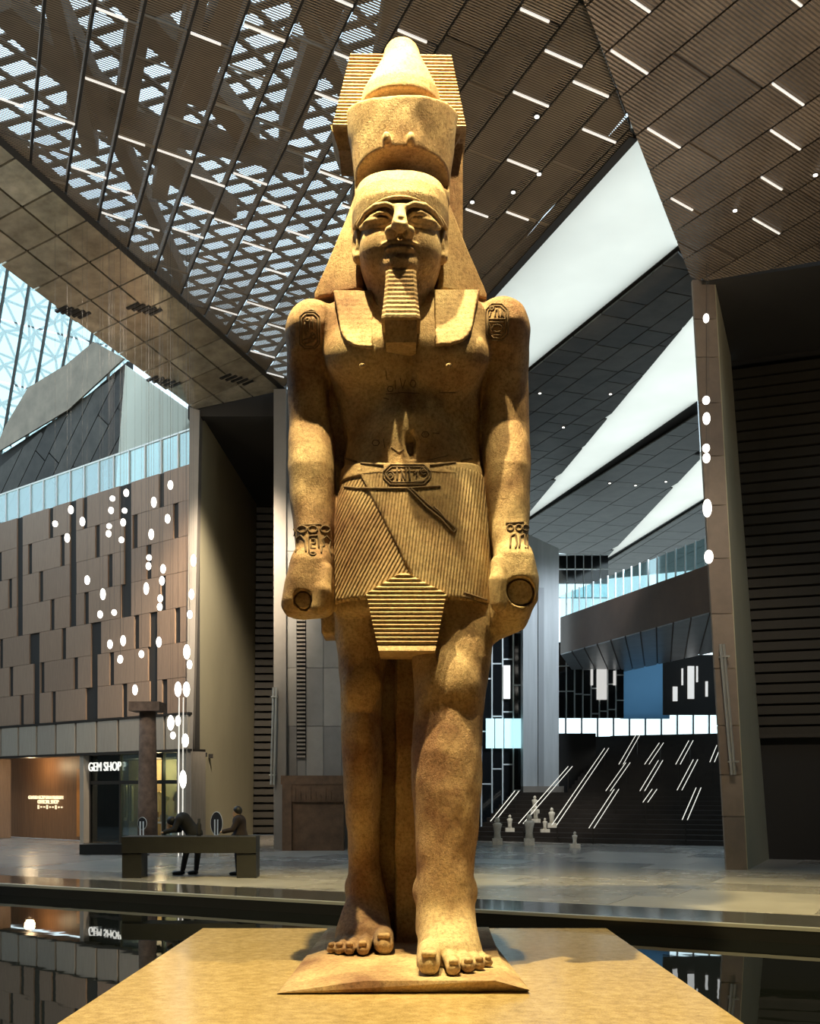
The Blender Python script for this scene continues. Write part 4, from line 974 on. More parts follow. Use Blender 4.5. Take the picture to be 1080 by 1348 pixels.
def foot(P, heel, sts, toes):
    """foot lofted along depth; sts: (Y, xl, xr, height); toes: (tip x, tip Y, r, root Y, root x)"""
    st = sorted(sts); y = np.array([s[0] for s in st]); Yp = P[:, 1]
    xl, xr, h = [np.interp(Yp, y, np.array([s[k] for s in st])).astype(np.float32) for k in (1, 2, 3)]
    a = (xr - xl) / 2; xc = (xr + xl) / 2
    q = (np.abs((P[:, 0] - xc) / a) ** 2.6 + np.abs(P[:, 2] / h) ** 2.0) ** (1 / 2.2)
    d = (q - 1) * np.minimum(a, h)
    d = smax(d, np.maximum(y[0] - Yp, Yp - y[-1]).astype(np.float32), 0.12)
    for tx, ty, r, ry, rx in toes:
        c = cap(P, (rx, ry, r * 1.3), ((tx * 0.6 + rx * 0.4), ty * 0.6 + ry * 0.4, r * 1.25), r * 1.02, r * 0.98)
        c = np.minimum(c, cap(P, ((tx * 0.6 + rx * 0.4), ty * 0.6 + ry * 0.4, r * 1.2), (tx, ty + r, r * 0.92), r * 0.98, r * 0.92))
        d = smin(d, c, 0.014)
    return smax(d, -(P[:, 2] - 0.0), 0.02)

TORSO = lst([(392, 480, 585, 12.85, 0.30), (405, 440, 632, 12.88, 0.42), (425, 412, 662, 12.9, 0.52), (455, 416, 655, 12.9, 0.66), (480, 424, 646, 12.9, 0.68), (505, 434, 638, 12.9, 0.58),
             (530, 444, 632, 12.93, 0.53), (560, 452, 631, 12.95, 0.49), (585, 456, 630, 12.94, 0.50), (610, 453, 632, 12.9, 0.55), (650, 447, 636, 12.86, 0.64), (700, 440, 641, 12.84, 0.68), (750, 440, 643, 12.82, 0.68), (815, 444, 644, 12.8, 0.62)])
ARM_L = lst([(404, 398, 432, 12.8, 0.22), (415, 388, 440, 12.78, 0.32), (440, 380, 441, 12.78, 0.38), (468, 378, 438, 12.84, 0.37), (495, 379, 435, 12.92, 0.34), (530, 380, 434, 12.96, 0.33), (565, 381, 437, 12.95, 0.33), (592, 380, 441, 12.86, 0.36),
             (620, 380, 442, 12.76, 0.37), (650, 382, 442, 12.70, 0.34), (690, 386, 440, 12.58, 0.29), (722, 389, 438, 12.48, 0.27), (735, 388, 440, 12.45, 0.27)])
ARM_R = lst([(400, 640, 676, 12.8, 0.22), (410, 634, 686, 12.78, 0.32), (436, 632, 695, 12.78, 0.38), (468, 634, 696, 12.84, 0.37), (495, 634, 696, 12.92, 0.34), (530, 634, 696, 12.96, 0.33), (565, 634, 697, 12.95, 0.33), (595, 636, 698, 12.86, 0.36),
             (620, 638, 698, 12.76, 0.37), (650, 638, 698, 12.70, 0.34), (690, 642, 697, 12.58, 0.29), (716, 648, 696, 12.48, 0.27), (730, 650, 698, 12.45, 0.27)])
LEG_L = lst([(780, 442, 525, 12.9, 0.5), (840, 441, 515, 12.98, 0.45), (870, 446, 510, 13.0, 0.42), (905, 449, 506, 13.0, 0.40), (940, 449, 502, 13.05, 0.36), (990, 450, 504, 13.1, 0.40), (1040, 453, 503, 13.15, 0.38),
             (1090, 457, 500, 13.2, 0.33), (1130, 459, 500, 13.25, 0.30), (1165, 458, 506, 13.28, 0.32), (1220, 455, 512, 13.3, 0.36)])
LEG_R = lst([(780, 552, 646, 12.75, 0.52), (830, 548, 650, 12.62, 0.50), (870, 543, 646, 12.5, 0.48), (905, 545, 641, 12.42, 0.46), (945, 545, 636, 12.36, 0.42), (990, 541, 635, 12.28, 0.47), (1040, 543, 634, 12.2, 0.46),
             (1090, 546, 630, 12.12, 0.40), (1130, 548, 626, 12.05, 0.36), (1165, 549, 623, 12.0, 0.37), (1230, 548, 628, 11.95, 0.42)])

TOES = [(0.19, 10.64, 0.125, 11.35, 0.20), (0.44, 10.64, 0.082, 11.4, 0.41), (0.595, 10.80, 0.076, 11.45, 0.54), (0.72, 10.98, 0.068, 11.5, 0.64), (0.825, 11.18, 0.058, 11.6, 0.74),
        (-0.30, 12.04, 0.122, 12.7, -0.32), (-0.535, 11.94, 0.082, 12.7, -0.50), (-0.685, 11.97, 0.074, 12.75, -0.62), (-0.805, 12.04, 0.067, 12.8, -0.73), (-0.905, 12.14, 0.057, 12.9, -0.82)]
def fist(P, rows, rod, rod_r, thumb, side):
    d = loft(P, lst(rows), 3.0, 0.12)
    c = U(rod[0], rod[1], 12.0)
    yk = rows[2][3]
    out = np.clip(((P[:, 0] - c.x) * side + 0.02) / 0.12, 0, 1)
    for k in range(3):       # grooves between the curled fingers, one behind the other
        d = d + 0.035 * np.exp(-((P[:, 1] - (yk - 0.19 + 0.19 * k)) / 0.022) ** 2) * out
    for i in range(len(thumb) - 1):
        d = smin(d, cap(P, thumb[i], thumb[i + 1], 0.10, 0.09), 0.02)
    cyl = np.sqrt((P[:, 0] - c.x) ** 2 + (P[:, 2] - c.z) ** 2) - rod_r
    cyl = np.maximum(cyl, np.abs(P[:, 1] - 11.95) - 0.22)
    return smax(d, -cyl, 0.02)
FIST_L = [(724, 389, 438, 12.45, 0.28), (742, 383, 440, 12.4, 0.34), (770, 376, 441, 12.4, 0.38), (796, 372, 440, 12.4, 0.40), (811, 373, 438, 12.42, 0.38)]
FIST_R = [(718, 652, 697, 12.45, 0.28), (736, 649, 702, 12.4, 0.35), (765, 647, 708, 12.4, 0.39), (792, 648, 708, 12.4, 0.40), (812, 652, 696, 12.4, 0.34), (822, 654, 680, 12.42, 0.28)]

def body(P):
    d = loft(P, TORSO, 2.5, 0.12)
    for px, w in ((478, 1), (592, 1)):       # chest muscles
        d = smin(d, ell(P, U(px, 470, 12.42), (0.43, 0.30, 0.30)), 0.20)
    for px in (478, 592):                    # nipples
        d = smin(d, ell(P, U(px - 1, 482, 12.1), (0.035, 0.05, 0.035)), 0.02)
    d = smin(d, ell(P, U(540, 570, 12.5), (0.42, 0.22, 0.45)), 0.15)
    d = smax(d, -ell(P, U(541, 583, 12.3), (0.05, 0.12, 0.09)), 0.06)      # navel
    gx = U(541, 500, 12.3).x
    d = d + 0.035 * np.exp(-((P[:, 0] - gx) / 0.05) ** 2) * (np.abs(P[:, 2] - 6.6) < 0.9) * (P[:, 1] < 12.7)
    for st, sh in ((ARM_L, (409, 437)), (ARM_R, (664, 433))):
        a = loft(P, st, 2.3, 0.10)
        a = smin(a, ell(P, U(sh[0], sh[1], 12.8), (0.29, 0.36, 0.33)), 0.10)
        d = smin(d, a, 0.06)
    # neck
    d = smin(d, cap(P, U(530, 430, 12.85), U(528, 350, 12.62), 0.42, 0.36), 0.10)
    # stone left standing between arms and trunk
    for xl, xr in ((425, 470), (622, 650)):
        c0 = U(xl, 840, 13.2); c1 = U(xr, 450, 13.2)
        d = np.minimum(d, rbox(P, (c0 + c1) / 2, ((c1.x - c0.x) / 2, 0.3, (c1.z - c0.z) / 2), 0.03))
    d = smin(d, loft(P, LEG_L, 2.3, 0.05), 0.05)
    lr = loft(P, LEG_R, 2.3, 0.05)
    lr = smin(lr, ell(P, U(597, 900, 12.06), (0.24, 0.12, 0.26)), 0.16)
    lr = smin(lr, ell(P, U(562, 930, 12.16), (0.09, 0.12, 0.2)), 0.12)
    lr = smin(lr, cap(P, U(592, 950, 12.02), U(586, 1130, 11.86), 0.07, 0.06), 0.18)
    d = smin(d, lr, 0.04)
    ll = smin(ell(P, U(478, 905, 12.68), (0.20, 0.11, 0.24)), cap(P, U(478, 950, 12.74), U(480, 1120, 12.98), 0.09, 0.08), 0.1)
    d = smin(d, ll, 0.12)
    # ankle bones
    for p in (U(621, 1172, 12.02), U(552, 1172, 12.02), U(462, 1168, 13.25)):
        d = smin(d, ell(P, p, (0.07, 0.11, 0.12)), 0.08)
    fr = lambda P: foot(P, None, [(11.2, 0.07, 0.62, 0.25), (11.32, 0.065, 0.72, 0.30), (11.5, 0.065, 0.80, 0.44), (11.7, 0.07, 0.78, 0.66), (11.88, 0.08, 0.74, 0.86), (12.2, 0.09, 0.72, 0.8), (12.55, 0.14, 0.66, 0.55)], TOES[:5])
    fl = lambda P: foot(P, None, [(12.5, -0.72, -0.2, 0.25), (12.65, -0.84, -0.2, 0.32), (12.85, -0.92, -0.21, 0.46), (13.05, -0.88, -0.22, 0.68), (13.22, -0.84, -0.25, 0.84), (13.5, -0.82, -0.28, 0.8), (13.9, -0.72, -0.36, 0.5)], TOES[5:])
    d = local(P, d, (-0.2, 10.4, -0.1), (1.1, 12.9, 1.2), fr, 0.06); d = local(P, d, (-1.2, 11.7, -0.1), (0.0, 14.2, 1.2), fl, 0.06)
    # back pillar and the stone web behind the striding leg
    d = np.minimum(d, rbox(P, (0.02, 13.95, 4.0), (0.72, 0.42, 4.1), 0.03))
    d = np.minimum(d, rbox(P, (0.12, 13.5, 1.9), (0.30, 0.4, 2.0), 0.03))
    th_r = [U(657, 742, 12.14), U(655, 765, 12.03), U(656, 795, 12.02)]
    th_l = [U(428, 752, 12.14), U(425, 778, 12.03), U(419, 800, 12.02)]
    d = local(P, d, (0.75, 11.5, 3.4), (1.8, 13.3, 5.0), lambda P: fist(P, FIST_R, (686, 778), 0.165, th_r, 1), 0.05)
    d = local(P, d, (-1.8, 11.5, 3.4), (-0.7, 13.3, 5.0), lambda P: fist(P, FIST_L, (398, 788), 0.10, th_l, -1), 0.05)
    # stone wedge joining the right fist to the thigh
    d = smin(d, cap(P, U(668, 808, 12.45), U(646, 832, 12.5), 0.26, 0.14), 0.06)
    return d + wob(P, 0.006)
body_o = solid('body', body, (-1.75, 10.4, -0.05), (1.75, 14.5, 8.2), 0.021, STONE, statue)
HB = [BVHTree.FromObject(body_o, bpy.context.evaluated_depsgraph_get())] if False else None

# rods held in the fists
for (px, py), r in (((686, 778), 0.15), ((398, 788), 0.092)):
    p = U(px, py, 12.0)
    mb = MB(); n = 18
    ring = lambda y, rr: [(p.x + rr * math.cos(2 * math.pi * k / n), y, p.z + rr * math.sin(2 * math.pi * k / n)) for k in range(n)]
    mb._add(ring(12.08, r * 0.92) + ring(12.11, r) + ring(12.7, r), [list(range(n))] + [[i * n + k, (i + 1) * n + k, (i + 1) * n + (k + 1) % n, i * n + (k + 1) % n] for i in (0, 1) for k in range(n)])
    mb.build('rod', STONE, statue)

# toe nails
for x, y, r, _, _ in TOES:
    solid('toenail', lambda P: rbox(P, (x, y + r * 0.72, r * 1.78), (r * 0.62, r * 0.55, 0.03), 0.028), (x - r, y - 0.05, r), (x + r, y + 2 * r, r * 2.2), 0.012, STONE, body_o)

# ---------------------------------------------------------------- head
HX = U(527, 300, 12.2).x
def head(P):
    Q = P - np.array((HX, 0, 0), np.float32)
    A = np.abs(Q[:, 0]); S = np.stack([A, Q[:, 1], Q[:, 2]], 1)       # mirrored half
    d = ell(Q, (0, 12.62, 8.30), (0.50, 0.60, 0.62))
    d = smin(d, ell(Q, (0, 12.50, 8.00), (0.43, 0.46, 0.36)), 0.12)
    d = smin(d, ell(S, (0.25, 12.26, 8.10), (0.20, 0.20, 0.24)), 0.14)
    d = smin(d, ell(Q, (0, 12.12, 7.84), (0.19, 0.17, 0.13)), 0.10)            # chin
    d = smin(d, cap(Q, (0, 12.55, 7.9), (0, 12.75, 7.1), 0.34, 0.42), 0.12)     # throat
    # eye sockets, eyeballs, lids, brows
    d = smax(d, -ell(S, (0.235, 11.98, 8.345), (0.235, 0.16, 0.095)), 0.07)
    eye = ell(S, (0.235, 12.14, 8.335), (0.19, 0.12, 0.062)); d = smin(d, eye, 0.015)
    arc = lambda pts, r, k, dd: smin(dd, np.minimum.reduce([cap(S, pts[i], pts[i + 1], r, r) for i in range(len(pts) - 1)]), k)
    d = arc([(0.07, 12.045, 8.325), (0.15, 12.01, 8.385), (0.24, 12.02, 8.40), (0.33, 12.08, 8.385), (0.45, 12.22, 8.335)], 0.022, 0.015, d)
    d = arc([(0.07, 12.05, 8.32), (0.16, 12.05, 8.275), (0.26, 12.06, 8.27), (0.36, 12.12, 8.29), (0.45, 12.22, 8.325)], 0.018, 0.015, d)
    d = arc([(0.05, 11.99, 8.44), (0.16, 11.99, 8.485), (0.28, 12.04, 8.49), (0.39, 12.14, 8.465), (0.48, 12.28, 8.40)], 0.03, 0.03, d)
    # nose
    d = smin(d, cap(Q, (0, 12.02, 8.45), (0, 11.83, 8.17), 0.055, 0.09), 0.06)
    d = smin(d, ell(S, (0.095, 11.94, 8.14), (0.075, 0.09, 0.06)), 0.04)
    d = smax(d, -ell(S, (0.055, 11.89, 8.105), (0.03, 0.05, 0.03)), 0.02)
    d = smax(d, -ell(Q, (0.03, 11.72, 8.20), (0.09, 0.07, 0.05)), 0.03)          # broken tip
    # mouth
    d = smin(d, ell(S, (0.06, 12.02, 8.042), (0.14, 0.07, 0.032)), 0.04)
    d = smin(d, ell(Q, (0, 12.02, 7.975), (0.17, 0.08, 0.042)), 0.025)
    d = smax(d, -cap(S, (0, 11.945, 8.012), (0.18, 12.03, 8.016), 0.010, 0.006), 0.012)
    # ears
    e = ell(S, (0.50, 12.48, 8.25), (0.075, 0.13, 0.20)); e = smax(e, -ell(S, (0.56, 12.40, 8.27), (0.05, 0.09, 0.13)), 0.03)
    e = smin(e, ell(S, (0.505, 12.42, 8.09), (0.05, 0.07, 0.06)), 0.03)
    d = smin(d, e, 0.03)
    return d + wob(P, 0.003)
solid('head', head, (HX - 0.7, 11.7, 7.0), (HX + 0.7, 13.3, 9.0), 0.0125, STONE, statue)

# ---------------------------------------------------------------- striped headcloth with its hood, wings and lappets
zq = lambda py, Y: U(540, py, Y).z
def nemes(P):
    Q = P - np.array((HX, 0, 0), np.float32)
    S = np.stack([np.abs(Q[:, 0]), Q[:, 1], Q[:, 2]], 1)
    # cap over the brow
    capd = loft(Q, [(8.40, 0, 12.62, 0.545, 0.64), (8.62, 0, 12.62, 0.575, 0.655), (8.78, 0, 12.62, 0.565, 0.61), (8.92, 0, 12.64, 0.53, 0.54), (9.0, 0, 12.66, 0.48, 0.46)], 2.3, 0.05)
    # brow edge drops toward the temples
    capd = smax(capd, (8.54 - 0.28 * (S[:, 0] / 0.55) ** 2 * 0.5) - P[:, 2], 0.02)
    # wings
    zt, zb = 8.95, zq(380, 12.6)
    t = np.clip((zt - P[:, 2]) / (zt - zb), 0, 1)
    hw = 0.56 + (1.03 - 0.56) * t ** 1.05
    front = 12.56 + 0.10 * (1 - t) + 0.12 * (S[:, 0] / 0.9) ** 2
    w = np.maximum.reduce([(S[:, 0] - hw) * 0.9, front - P[:, 1], P[:, 1] - 13.15, zb - P[:, 2] + 0.12 * np.clip(S[:, 0] - 0.5, 0, 1) * -1, P[:, 2] - zt])
    w = smax(w, -(ell(Q, (0, 12.45, 8.15), (0.47, 0.75, 0.95))), 0.04)
    d = smin(capd, w, 0.03)
    return d + wob(P, 0.003)
cloth_o = solid('headcloth', nemes, (HX - 1.15, 11.8, 7.6), (HX + 1.15, 13.3, 9.35), 0.016, STONE, statue)
mb = MB()                      # the narrow fillet along the brow
pts = []
for k in range(25):
    a = -1.25 + 2.5 * k / 24
    pts.append((HX + 0.57 * math.sin(a), 12.62 - 0.652 * math.cos(a), 8.55 - 0.14 * math.sin(a) ** 2))
mb.tube(pts, 0.02, 6).build('brow_band', STONE, cloth_o, True)
def lappet(xi, xo_top, xo_bot, ybot):
    s = 1 if xo_top > xi else -1
    x_in = U(xi, 0, 12.2).x; xt = U(xo_top, 0, 12.2).x; xb = U(xo_bot, 0, 12.2).x; zt_, zb_ = zq(374, 12.3), zq(ybot, 12.15)
    def fn(P):
        t = np.clip((zt_ - P[:, 2]) / (zt_ - zb_), 0, 1)
        xo = xt + (xb - xt) * t ** 0.8
        yf = 12.06 + (P[:, 2] - zb_) * 0.46
        q1 = (x_in - P[:, 0]) * s; q2 = (P[:, 0] - xo) * s
        d = smax(q2, zb_ + 0.03 * (P[:, 0] - x_in) * s - P[:, 2], 0.28)
        d = np.maximum.reduce([d, q1, P[:, 2] - zt_]); d = smax(d, yf - P[:, 1], 0.02); d = np.maximum(d, P[:, 1] - yf - 0.35)
        return d + 0.0012 * np.sin(P[:, 2] * 95)
    lo = (min(x_in, xt) - 0.1, 11.9, zb_ - 0.1); hi = (max(x_in, xt) + 0.1, 13.1, zt_ + 0.1)
    solid('lappet', fn, lo, hi, 0.0145, STONE, cloth_o)
lappet(491, 436, 452, 461)
lappet(573, 634, 618, 457)

# ---------------------------------------------------------------- ceremonial beard
mb = MB(); rows = []
bx = U(528, 380, 11.9).x
N = 11
for k in range(N * 2 + 1):
    s = k / (N * 2); z = zq(353, 11.95) + (zq(416, 11.75) - zq(353, 11.95)) * s
    hw = 0.172 + 0.045 * s ** 1.5; yf = 11.98 - 0.20 * s - (0.011 if k % 2 else 0.0); yb = 12.32 - 0.02 * s
    rows.append([(bx - hw, yf + 0.04, z), (bx - hw * 0.8, yf, z), (bx + hw * 0.8, yf, z), (bx + hw, yf + 0.04, z), (bx + hw, yb, z), (bx - hw, yb, z)])
fs = [[(i) * 6 + (k + 1) % 6, i * 6 + k, (i + 1) * 6 + k, (i + 1) * 6 + (k + 1) % 6][::-1] for i in range(len(rows) - 1) for k in range(6)]
fs += [list(range(6))[::-1], [(len(rows) - 1) * 6 + k for k in range(6)]]
mb._add([p for r in rows for p in r], fs).build('beard', STONE, statue)
pz = rows[-1][0][2]
mb = MB(); mb.hexa([(bx - 0.17, 11.92, pz - 0.22), (bx + 0.17, 11.92, pz - 0.22), (bx + 0.17, 12.5, pz - 0.22), (bx - 0.17, 12.5, pz - 0.22), (bx - 0.18, 11.84, pz + 0.01), (bx + 0.18, 11.84, pz + 0.01), (bx + 0.18, 12.5, pz + 0.01), (bx - 0.18, 12.5, pz + 0.01)])
mb.build('beard_support', STONE, statue)

# ---------------------------------------------------------------- double crown
CX = U(530, 180, 12.75).x
def red_crown(P):
    d = loft(P, [(z_, CX, 12.75, r_, r_ * 0.95) for z_, r_ in ((8.85, 0.56), (9.16, 0.575), (9.4, 0.60), (9.7, 0.64), (9.95, 0.668), (10.3, 0.68))], 2.15, 0.03)
    top = 9.80 + (P[:, 1] - 12.1) * 0.26
    d = smax(d, P[:, 2] - top, 0.02)
    # hollow where the crown front has broken away above the brow
    d = smax(d, -ell(P, (CX - 0.01, 11.98, 9.06), (0.95, 0.85, 0.20)), 0.03)
    for px in (509, 541):
        d = smin(d, ell(P, U(px, 184, 12.14), (0.05, 0.08, 0.08)), 0.03)
    d = d + wob(P, 0.006)
    return d
solid('red_crown', red_crown, (CX - 0.85, 11.8, 8.8), (CX + 0.85, 13.6, 10.3), 0.018, STONE, statue)
def white_crown(P):
    st = lst([(150, 474, 582, 12.7, 0.50), (130, 477, 579, 12.7, 0.47), (112, 487, 571, 12.7, 0.40), (98, 495, 564, 12.7, 0.34), (84, 502, 557, 12.7, 0.27), (72, 508, 551, 12.72, 0.22), (62, 514, 545, 12.74, 0.18)])
    d = loft(P, st, 2.1, 0.05)
    d = smin(d, ell(P, U(529, 76, 12.8), (0.22, 0.25, 0.15)), 0.06)
    return d
solid('white_crown', white_crown, (CX - 0.7, 12.0, 9.7), (CX + 0.7, 13.5, 11.0), 0.018, STONE, statue)
# ribbed stone slab behind the crown, wider toward its foot
mb = MB()
P4 = [U(462, 74, 13.15), U(594, 76, 13.15), U(614, 172, 13.15), U(438, 170, 13.15)]
nr = 22
vv, ff = [], []
for k in range(nr * 2 + 1):
    s = k / (nr * 2); l = P4[0].lerp(P4[3], s); r = P4[1].lerp(P4[2], s); y = 13.1 - (0.014 if k % 2 else 0)
    vv += [(l.x, y, l.z), (r.x, y, r.z), (r.x, 13.75, r.z), (l.x, 13.75, l.z)]
for i in range(nr * 2):
    for k in range(4): ff.append([i * 4 + k, i * 4 + (k + 1) % 4, (i + 1) * 4 + (k + 1) % 4, (i + 1) * 4 + k][::-1])
ff += [[0, 1, 2, 3], [nr * 8 + k for k in (3, 2, 1, 0)]]
mb._add(vv, ff).build('back_slab', STONE, statue)
mb = MB(); a, b_ = U(436, 189, 13.3), U(612, 171, 13.3)
mb.hexa([(a.x + 0.1, 13.25, a.z - 0.12), (b_.x - 0.16, 13.25, a.z - 0.12), (b_.x - 0.16, 13.8, a.z - 0.12), (a.x + 0.1, 13.8, a.z - 0.12), (a.x, 13.2, b_.z), (b_.x, 13.2, b_.z), (b_.x, 13.8, b_.z), (a.x, 13.8, b_.z)])
mb.build('slab_bracket', STONE, statue)
MB().box(-0.66, 0.66, 13.3, 14.2, 8.0, a.z).build('back_pillar', STONE, statue)

# ---------------------------------------------------------------- kilt, belt, apron, dagger
KILT = lst([(636, 449, 635, 12.84, 0.655), (670, 443, 640, 12.82, 0.70), (710, 438, 644, 12.8, 0.735), (750, 436, 647, 12.78, 0.755), (800, 436, 648, 12.76, 0.77)])
def kilt(P, sel):
    d = loft(P, KILT, 2.5, 0.01)
    zc = zq(786, 12.1) - 0.10 * ((P[:, 0] - 0.02) / 0.9) ** 2
    d = smax(d, zc - P[:, 2], 0.015)
    # wrap-over edge runs down from the belt to the apron
    e = (P[:, 0] - U(488, 650, 12.1).x) * 0.86 - (U(488, 650, 12.1).z - P[:, 2]) * 0.42
    if sel == 'wrap': d = smax(d - 0.018, -np.minimum(e, -(e - 2.0)), 0.01) if False else smax(d - 0.018, e * -1, 0.008)
    return d
solid('kilt', lambda P: kilt(P, 'all'), (-1.05, 11.9, 3.6), (1.05, 13.7, 5.7), 0.018, STONE_D, statue)
solid('kilt_wrap', lambda P: kilt(P, 'wrap'), (-1.05, 11.9, 3.6), (1.05, 13.7, 5.7), 0.018, STONE_V, statue)
BELT = lst([(600, 454, 632, 12.88, 0.60), (620, 450, 634, 12.86, 0.645), (645, 446, 637, 12.84, 0.70)])
def belt(P):
    d = loft(P, BELT, 2.5, 0.01)
    s = P[:, 1] < 12.9
    mid = (zq(624, 12.2) - 0.03) + 0.10 * np.abs((P[:, 0] - 0.0) / 0.85) ** 2
    return smax(d, np.abs(P[:, 2] - mid) - 0.155, 0.02)
belt_o = solid('belt', belt, (-1.05, 11.9, 5.1), (1.05, 13.7, 6.1), 0.018, STONE, statue)
# pentagonal apron with horizontal ridges
mb = MB(); NR = 17
ztop, zsh, zbt = zq(752, 11.98), zq(781, 11.95), zq(857, 11.86)
xs = lambda px, Y=11.93: U(px, 0, Y).x
def apron_w(z):
    if z > zsh:
        s = (ztop - z) / (ztop - zsh); return xs(531) + (xs(482) - xs(531)) * s, xs(531) + (xs(588) - xs(531)) * s
    s = (zsh - z) / (zsh - zbt); return xs(482) + (xs(499) - xs(482)) * s, xs(588) + (xs(573) - xs(588)) * s
levels = []
zz = ztop - 0.02
step = (ztop - zbt - 0.10) / (NR * 2)
for k in range(NR * 2 + 1): levels.append((ztop - 0.02 - step * k, 0.02 if k % 2 else 0.0))
levels.append((zbt, 0.03))
vv, ff = [], []
for z, dy in levels:
    l, r = apron_w(z); y = 11.99 - 0.13 * (ztop - z) / (ztop - zbt) - dy
    vv += [(l, y, z), (r, y, z), (r, 12.6, z), (l, 12.6, z)]
for i in range(len(levels) - 1):
    for k in range(4): ff.append([i * 4 + k, (i + 1) * 4 + k, (i + 1) * 4 + (k + 1) % 4, i * 4 + (k + 1) % 4])
ff += [[3, 2, 1, 0], [(len(levels) - 1) * 4 + k for k in range(4)]]
mb._add(vv, ff).build('apron', STONE, statue)

# ---------------------------------------------------------------- carved signs, laid on the carved surface they belong to
from mathutils import bvhtree as _bt
def tree_of(*objs):
    vs_, fs_ = [], []
    for o in objs:
        n = len(vs_); vs_ += [o.matrix_world @ v.co if False else Vector(v.co) + ORG[o.name] for v in o.data.vertices]
        fs_ += [[n + i for i in p.vertices] for p in o.data.polygons]
    return BVHTree.FromPolygons(vs_, fs_)
HC, BO = statue, body_o
kilt_objs = [o for o in statue.children if o.name.startswith(('kilt', 'belt', 'body'))]
TREE = tree_of(*kilt_objs)
def on_surface(px, py):
    o = Vector((0, 0, EYE)); d = (U(px, py, 1.0) - o).normalized()
    h = TREE.ray_cast(o, d, 30)
    return h[0] + h[1] * 0.002 if h[0] is not None else None
def engrave(name, lines, r, parent, m=CARVE):
    mb = MB()
    for ln in lines:
        pts = []
        for i in range(len(ln) - 1):
            for s in range(4):
                t_ = s / 4; pts.append((ln[i][0] * (1 - t_) + ln[i + 1][0] * t_, ln[i][1] * (1 - t_) + ln[i + 1][1] * t_))
        pts.append(ln[-1])
        hits = [on_surface(*p) for p in pts]
        run = []
        for h in hits + [None]:
            if h is None or (run and (h - run[-1]).length > 0.15):
                if len(run) > 1: mb.tube(run, r, 5)
                run = [] if h is None else [h]
            else: run.append(h)
    if mb.v: return mb.build(name, m, parent, True)
def oval(cx, cy, rx, ry, n=10): return [(cx + rx * math.cos(2 * math.pi * k / n), cy + ry * math.sin(2 * math.pi * k / n)) for k in range(n + 1)]
def rrect(x0, y0, x1, y1, c): return [(x0 + c, y0), (x1 - c, y0), (x1, y0 + c), (x1, y1 - c), (x1 - c, y1), (x0 + c, y1), (x0, y1 - c), (x0, y0 + c), (x0 + c, y0)]
engrave('cartouche', [rrect(395, 411, 421, 459, 6), rrect(398, 414, 418, 456, 5), [(404, 410), (410, 408), (417, 411)], oval(405, 421, 3, 2, 6), [(402, 424), (401, 440)], [(407, 420), (407, 434)], [(412, 418), (412, 434)],
                      [(403, 442), (404, 431), (406, 437)], [(398, 448), (408, 445), (411, 438), (415, 440), (416, 447)], [(400, 453), (414, 449)], oval(413, 444, 3, 3, 6)], 0.010, body_o)
engrave('cartouche', [rrect(640, 400, 669, 448, 8), rrect(643, 403, 666, 445, 7), oval(648, 406, 3, 2.5, 6), [(647, 411), (645, 418)], [(652, 418), (653, 409), (656, 407), (657, 418)], [(660, 418), (661, 408), (663, 418)],
                      [(644, 420), (666, 420)], [(645, 424), (665, 424)], oval(655, 432, 7, 5, 8), [(650, 441), (660, 441)]], 0.010, body_o)
br = []
for x in (398, 412, 428): br += [oval(x, 697, 6, 4.5, 10)]
br += [oval(386, 701, 3, 5, 8), [(385, 708), (387, 727)], [(390, 727), (391, 709), (396, 705), (402, 712), (403, 727)], [(407, 728), (407, 706), (419, 705), (420, 722)], [(410, 710), (415, 710), (415, 716), (410, 716), (410, 722), (416, 722)], oval(412, 729, 4, 2, 6),
       [(423, 728), (424, 720), (427, 718), (425, 710), (430, 706), (435, 712), (433, 722), (436, 731)], [(384, 692), (436, 690)]]
engrave('bracelet', br, 0.012, body_o)
br = []
for x in (672, 683, 692): br += [oval(x, 695, 4, 4, 8)]
br += [[(672, 722), (673, 706), (679, 703), (681, 716), (679, 722)], [(684, 722), (685, 706), (690, 703), (692, 722)], [(694, 704), (695, 722)], [(666, 689), (697, 687)]]
engrave('bracelet', br, 0.012, body_o)
engrave('belt_cartouche', [rrect(505, 612, 567, 638, 9), rrect(508, 615, 564, 635, 8), oval(514, 626, 4.5, 5), oval(514, 626, 1.5, 2, 6), [(523, 616), (523, 634)], [(528, 617), (534, 634), (535, 616)], [(539, 616), (540, 634)], [(529, 634), (529, 618)],
                           [(545, 624), (550, 620), (549, 628)], oval(558, 620, 5, 5), oval(558, 620, 2, 2, 6), [(545, 634), (562, 633)]], 0.011, belt_o)
engrave('belt_edge', [[(448, 640), (470, 643), (500, 643), (540, 643), (580, 640)], [(456, 604), (475, 610), (505, 613)], [(566, 613), (600, 609), (628, 603)]], 0.014, belt_o)
engrave('dagger', [[(537, 643), (560, 667), (580, 683), (597, 702)], [(540, 642), (563, 664), (583, 680), (601, 697), (597, 702)], [(571, 667), (580, 675), (586, 684)]], 0.014, belt_o)
engrave('kilt_hem', [[(610, 785), (625, 790), (640, 796)], [(611, 780), (641, 790)]], 0.012, statue)
engrave('chest_inscription', [[(508, 519), (530, 517), (552, 518)], oval(514, 512, 4, 4, 6), [(520, 500), (521, 512)], [(527, 498), (530, 512), (534, 500)], oval(544, 505, 4, 5, 6), [(578, 517), (600, 517)], [(508, 488), (510, 500)],
                              [(505, 524), (512, 526)]], 0.005, body_o)
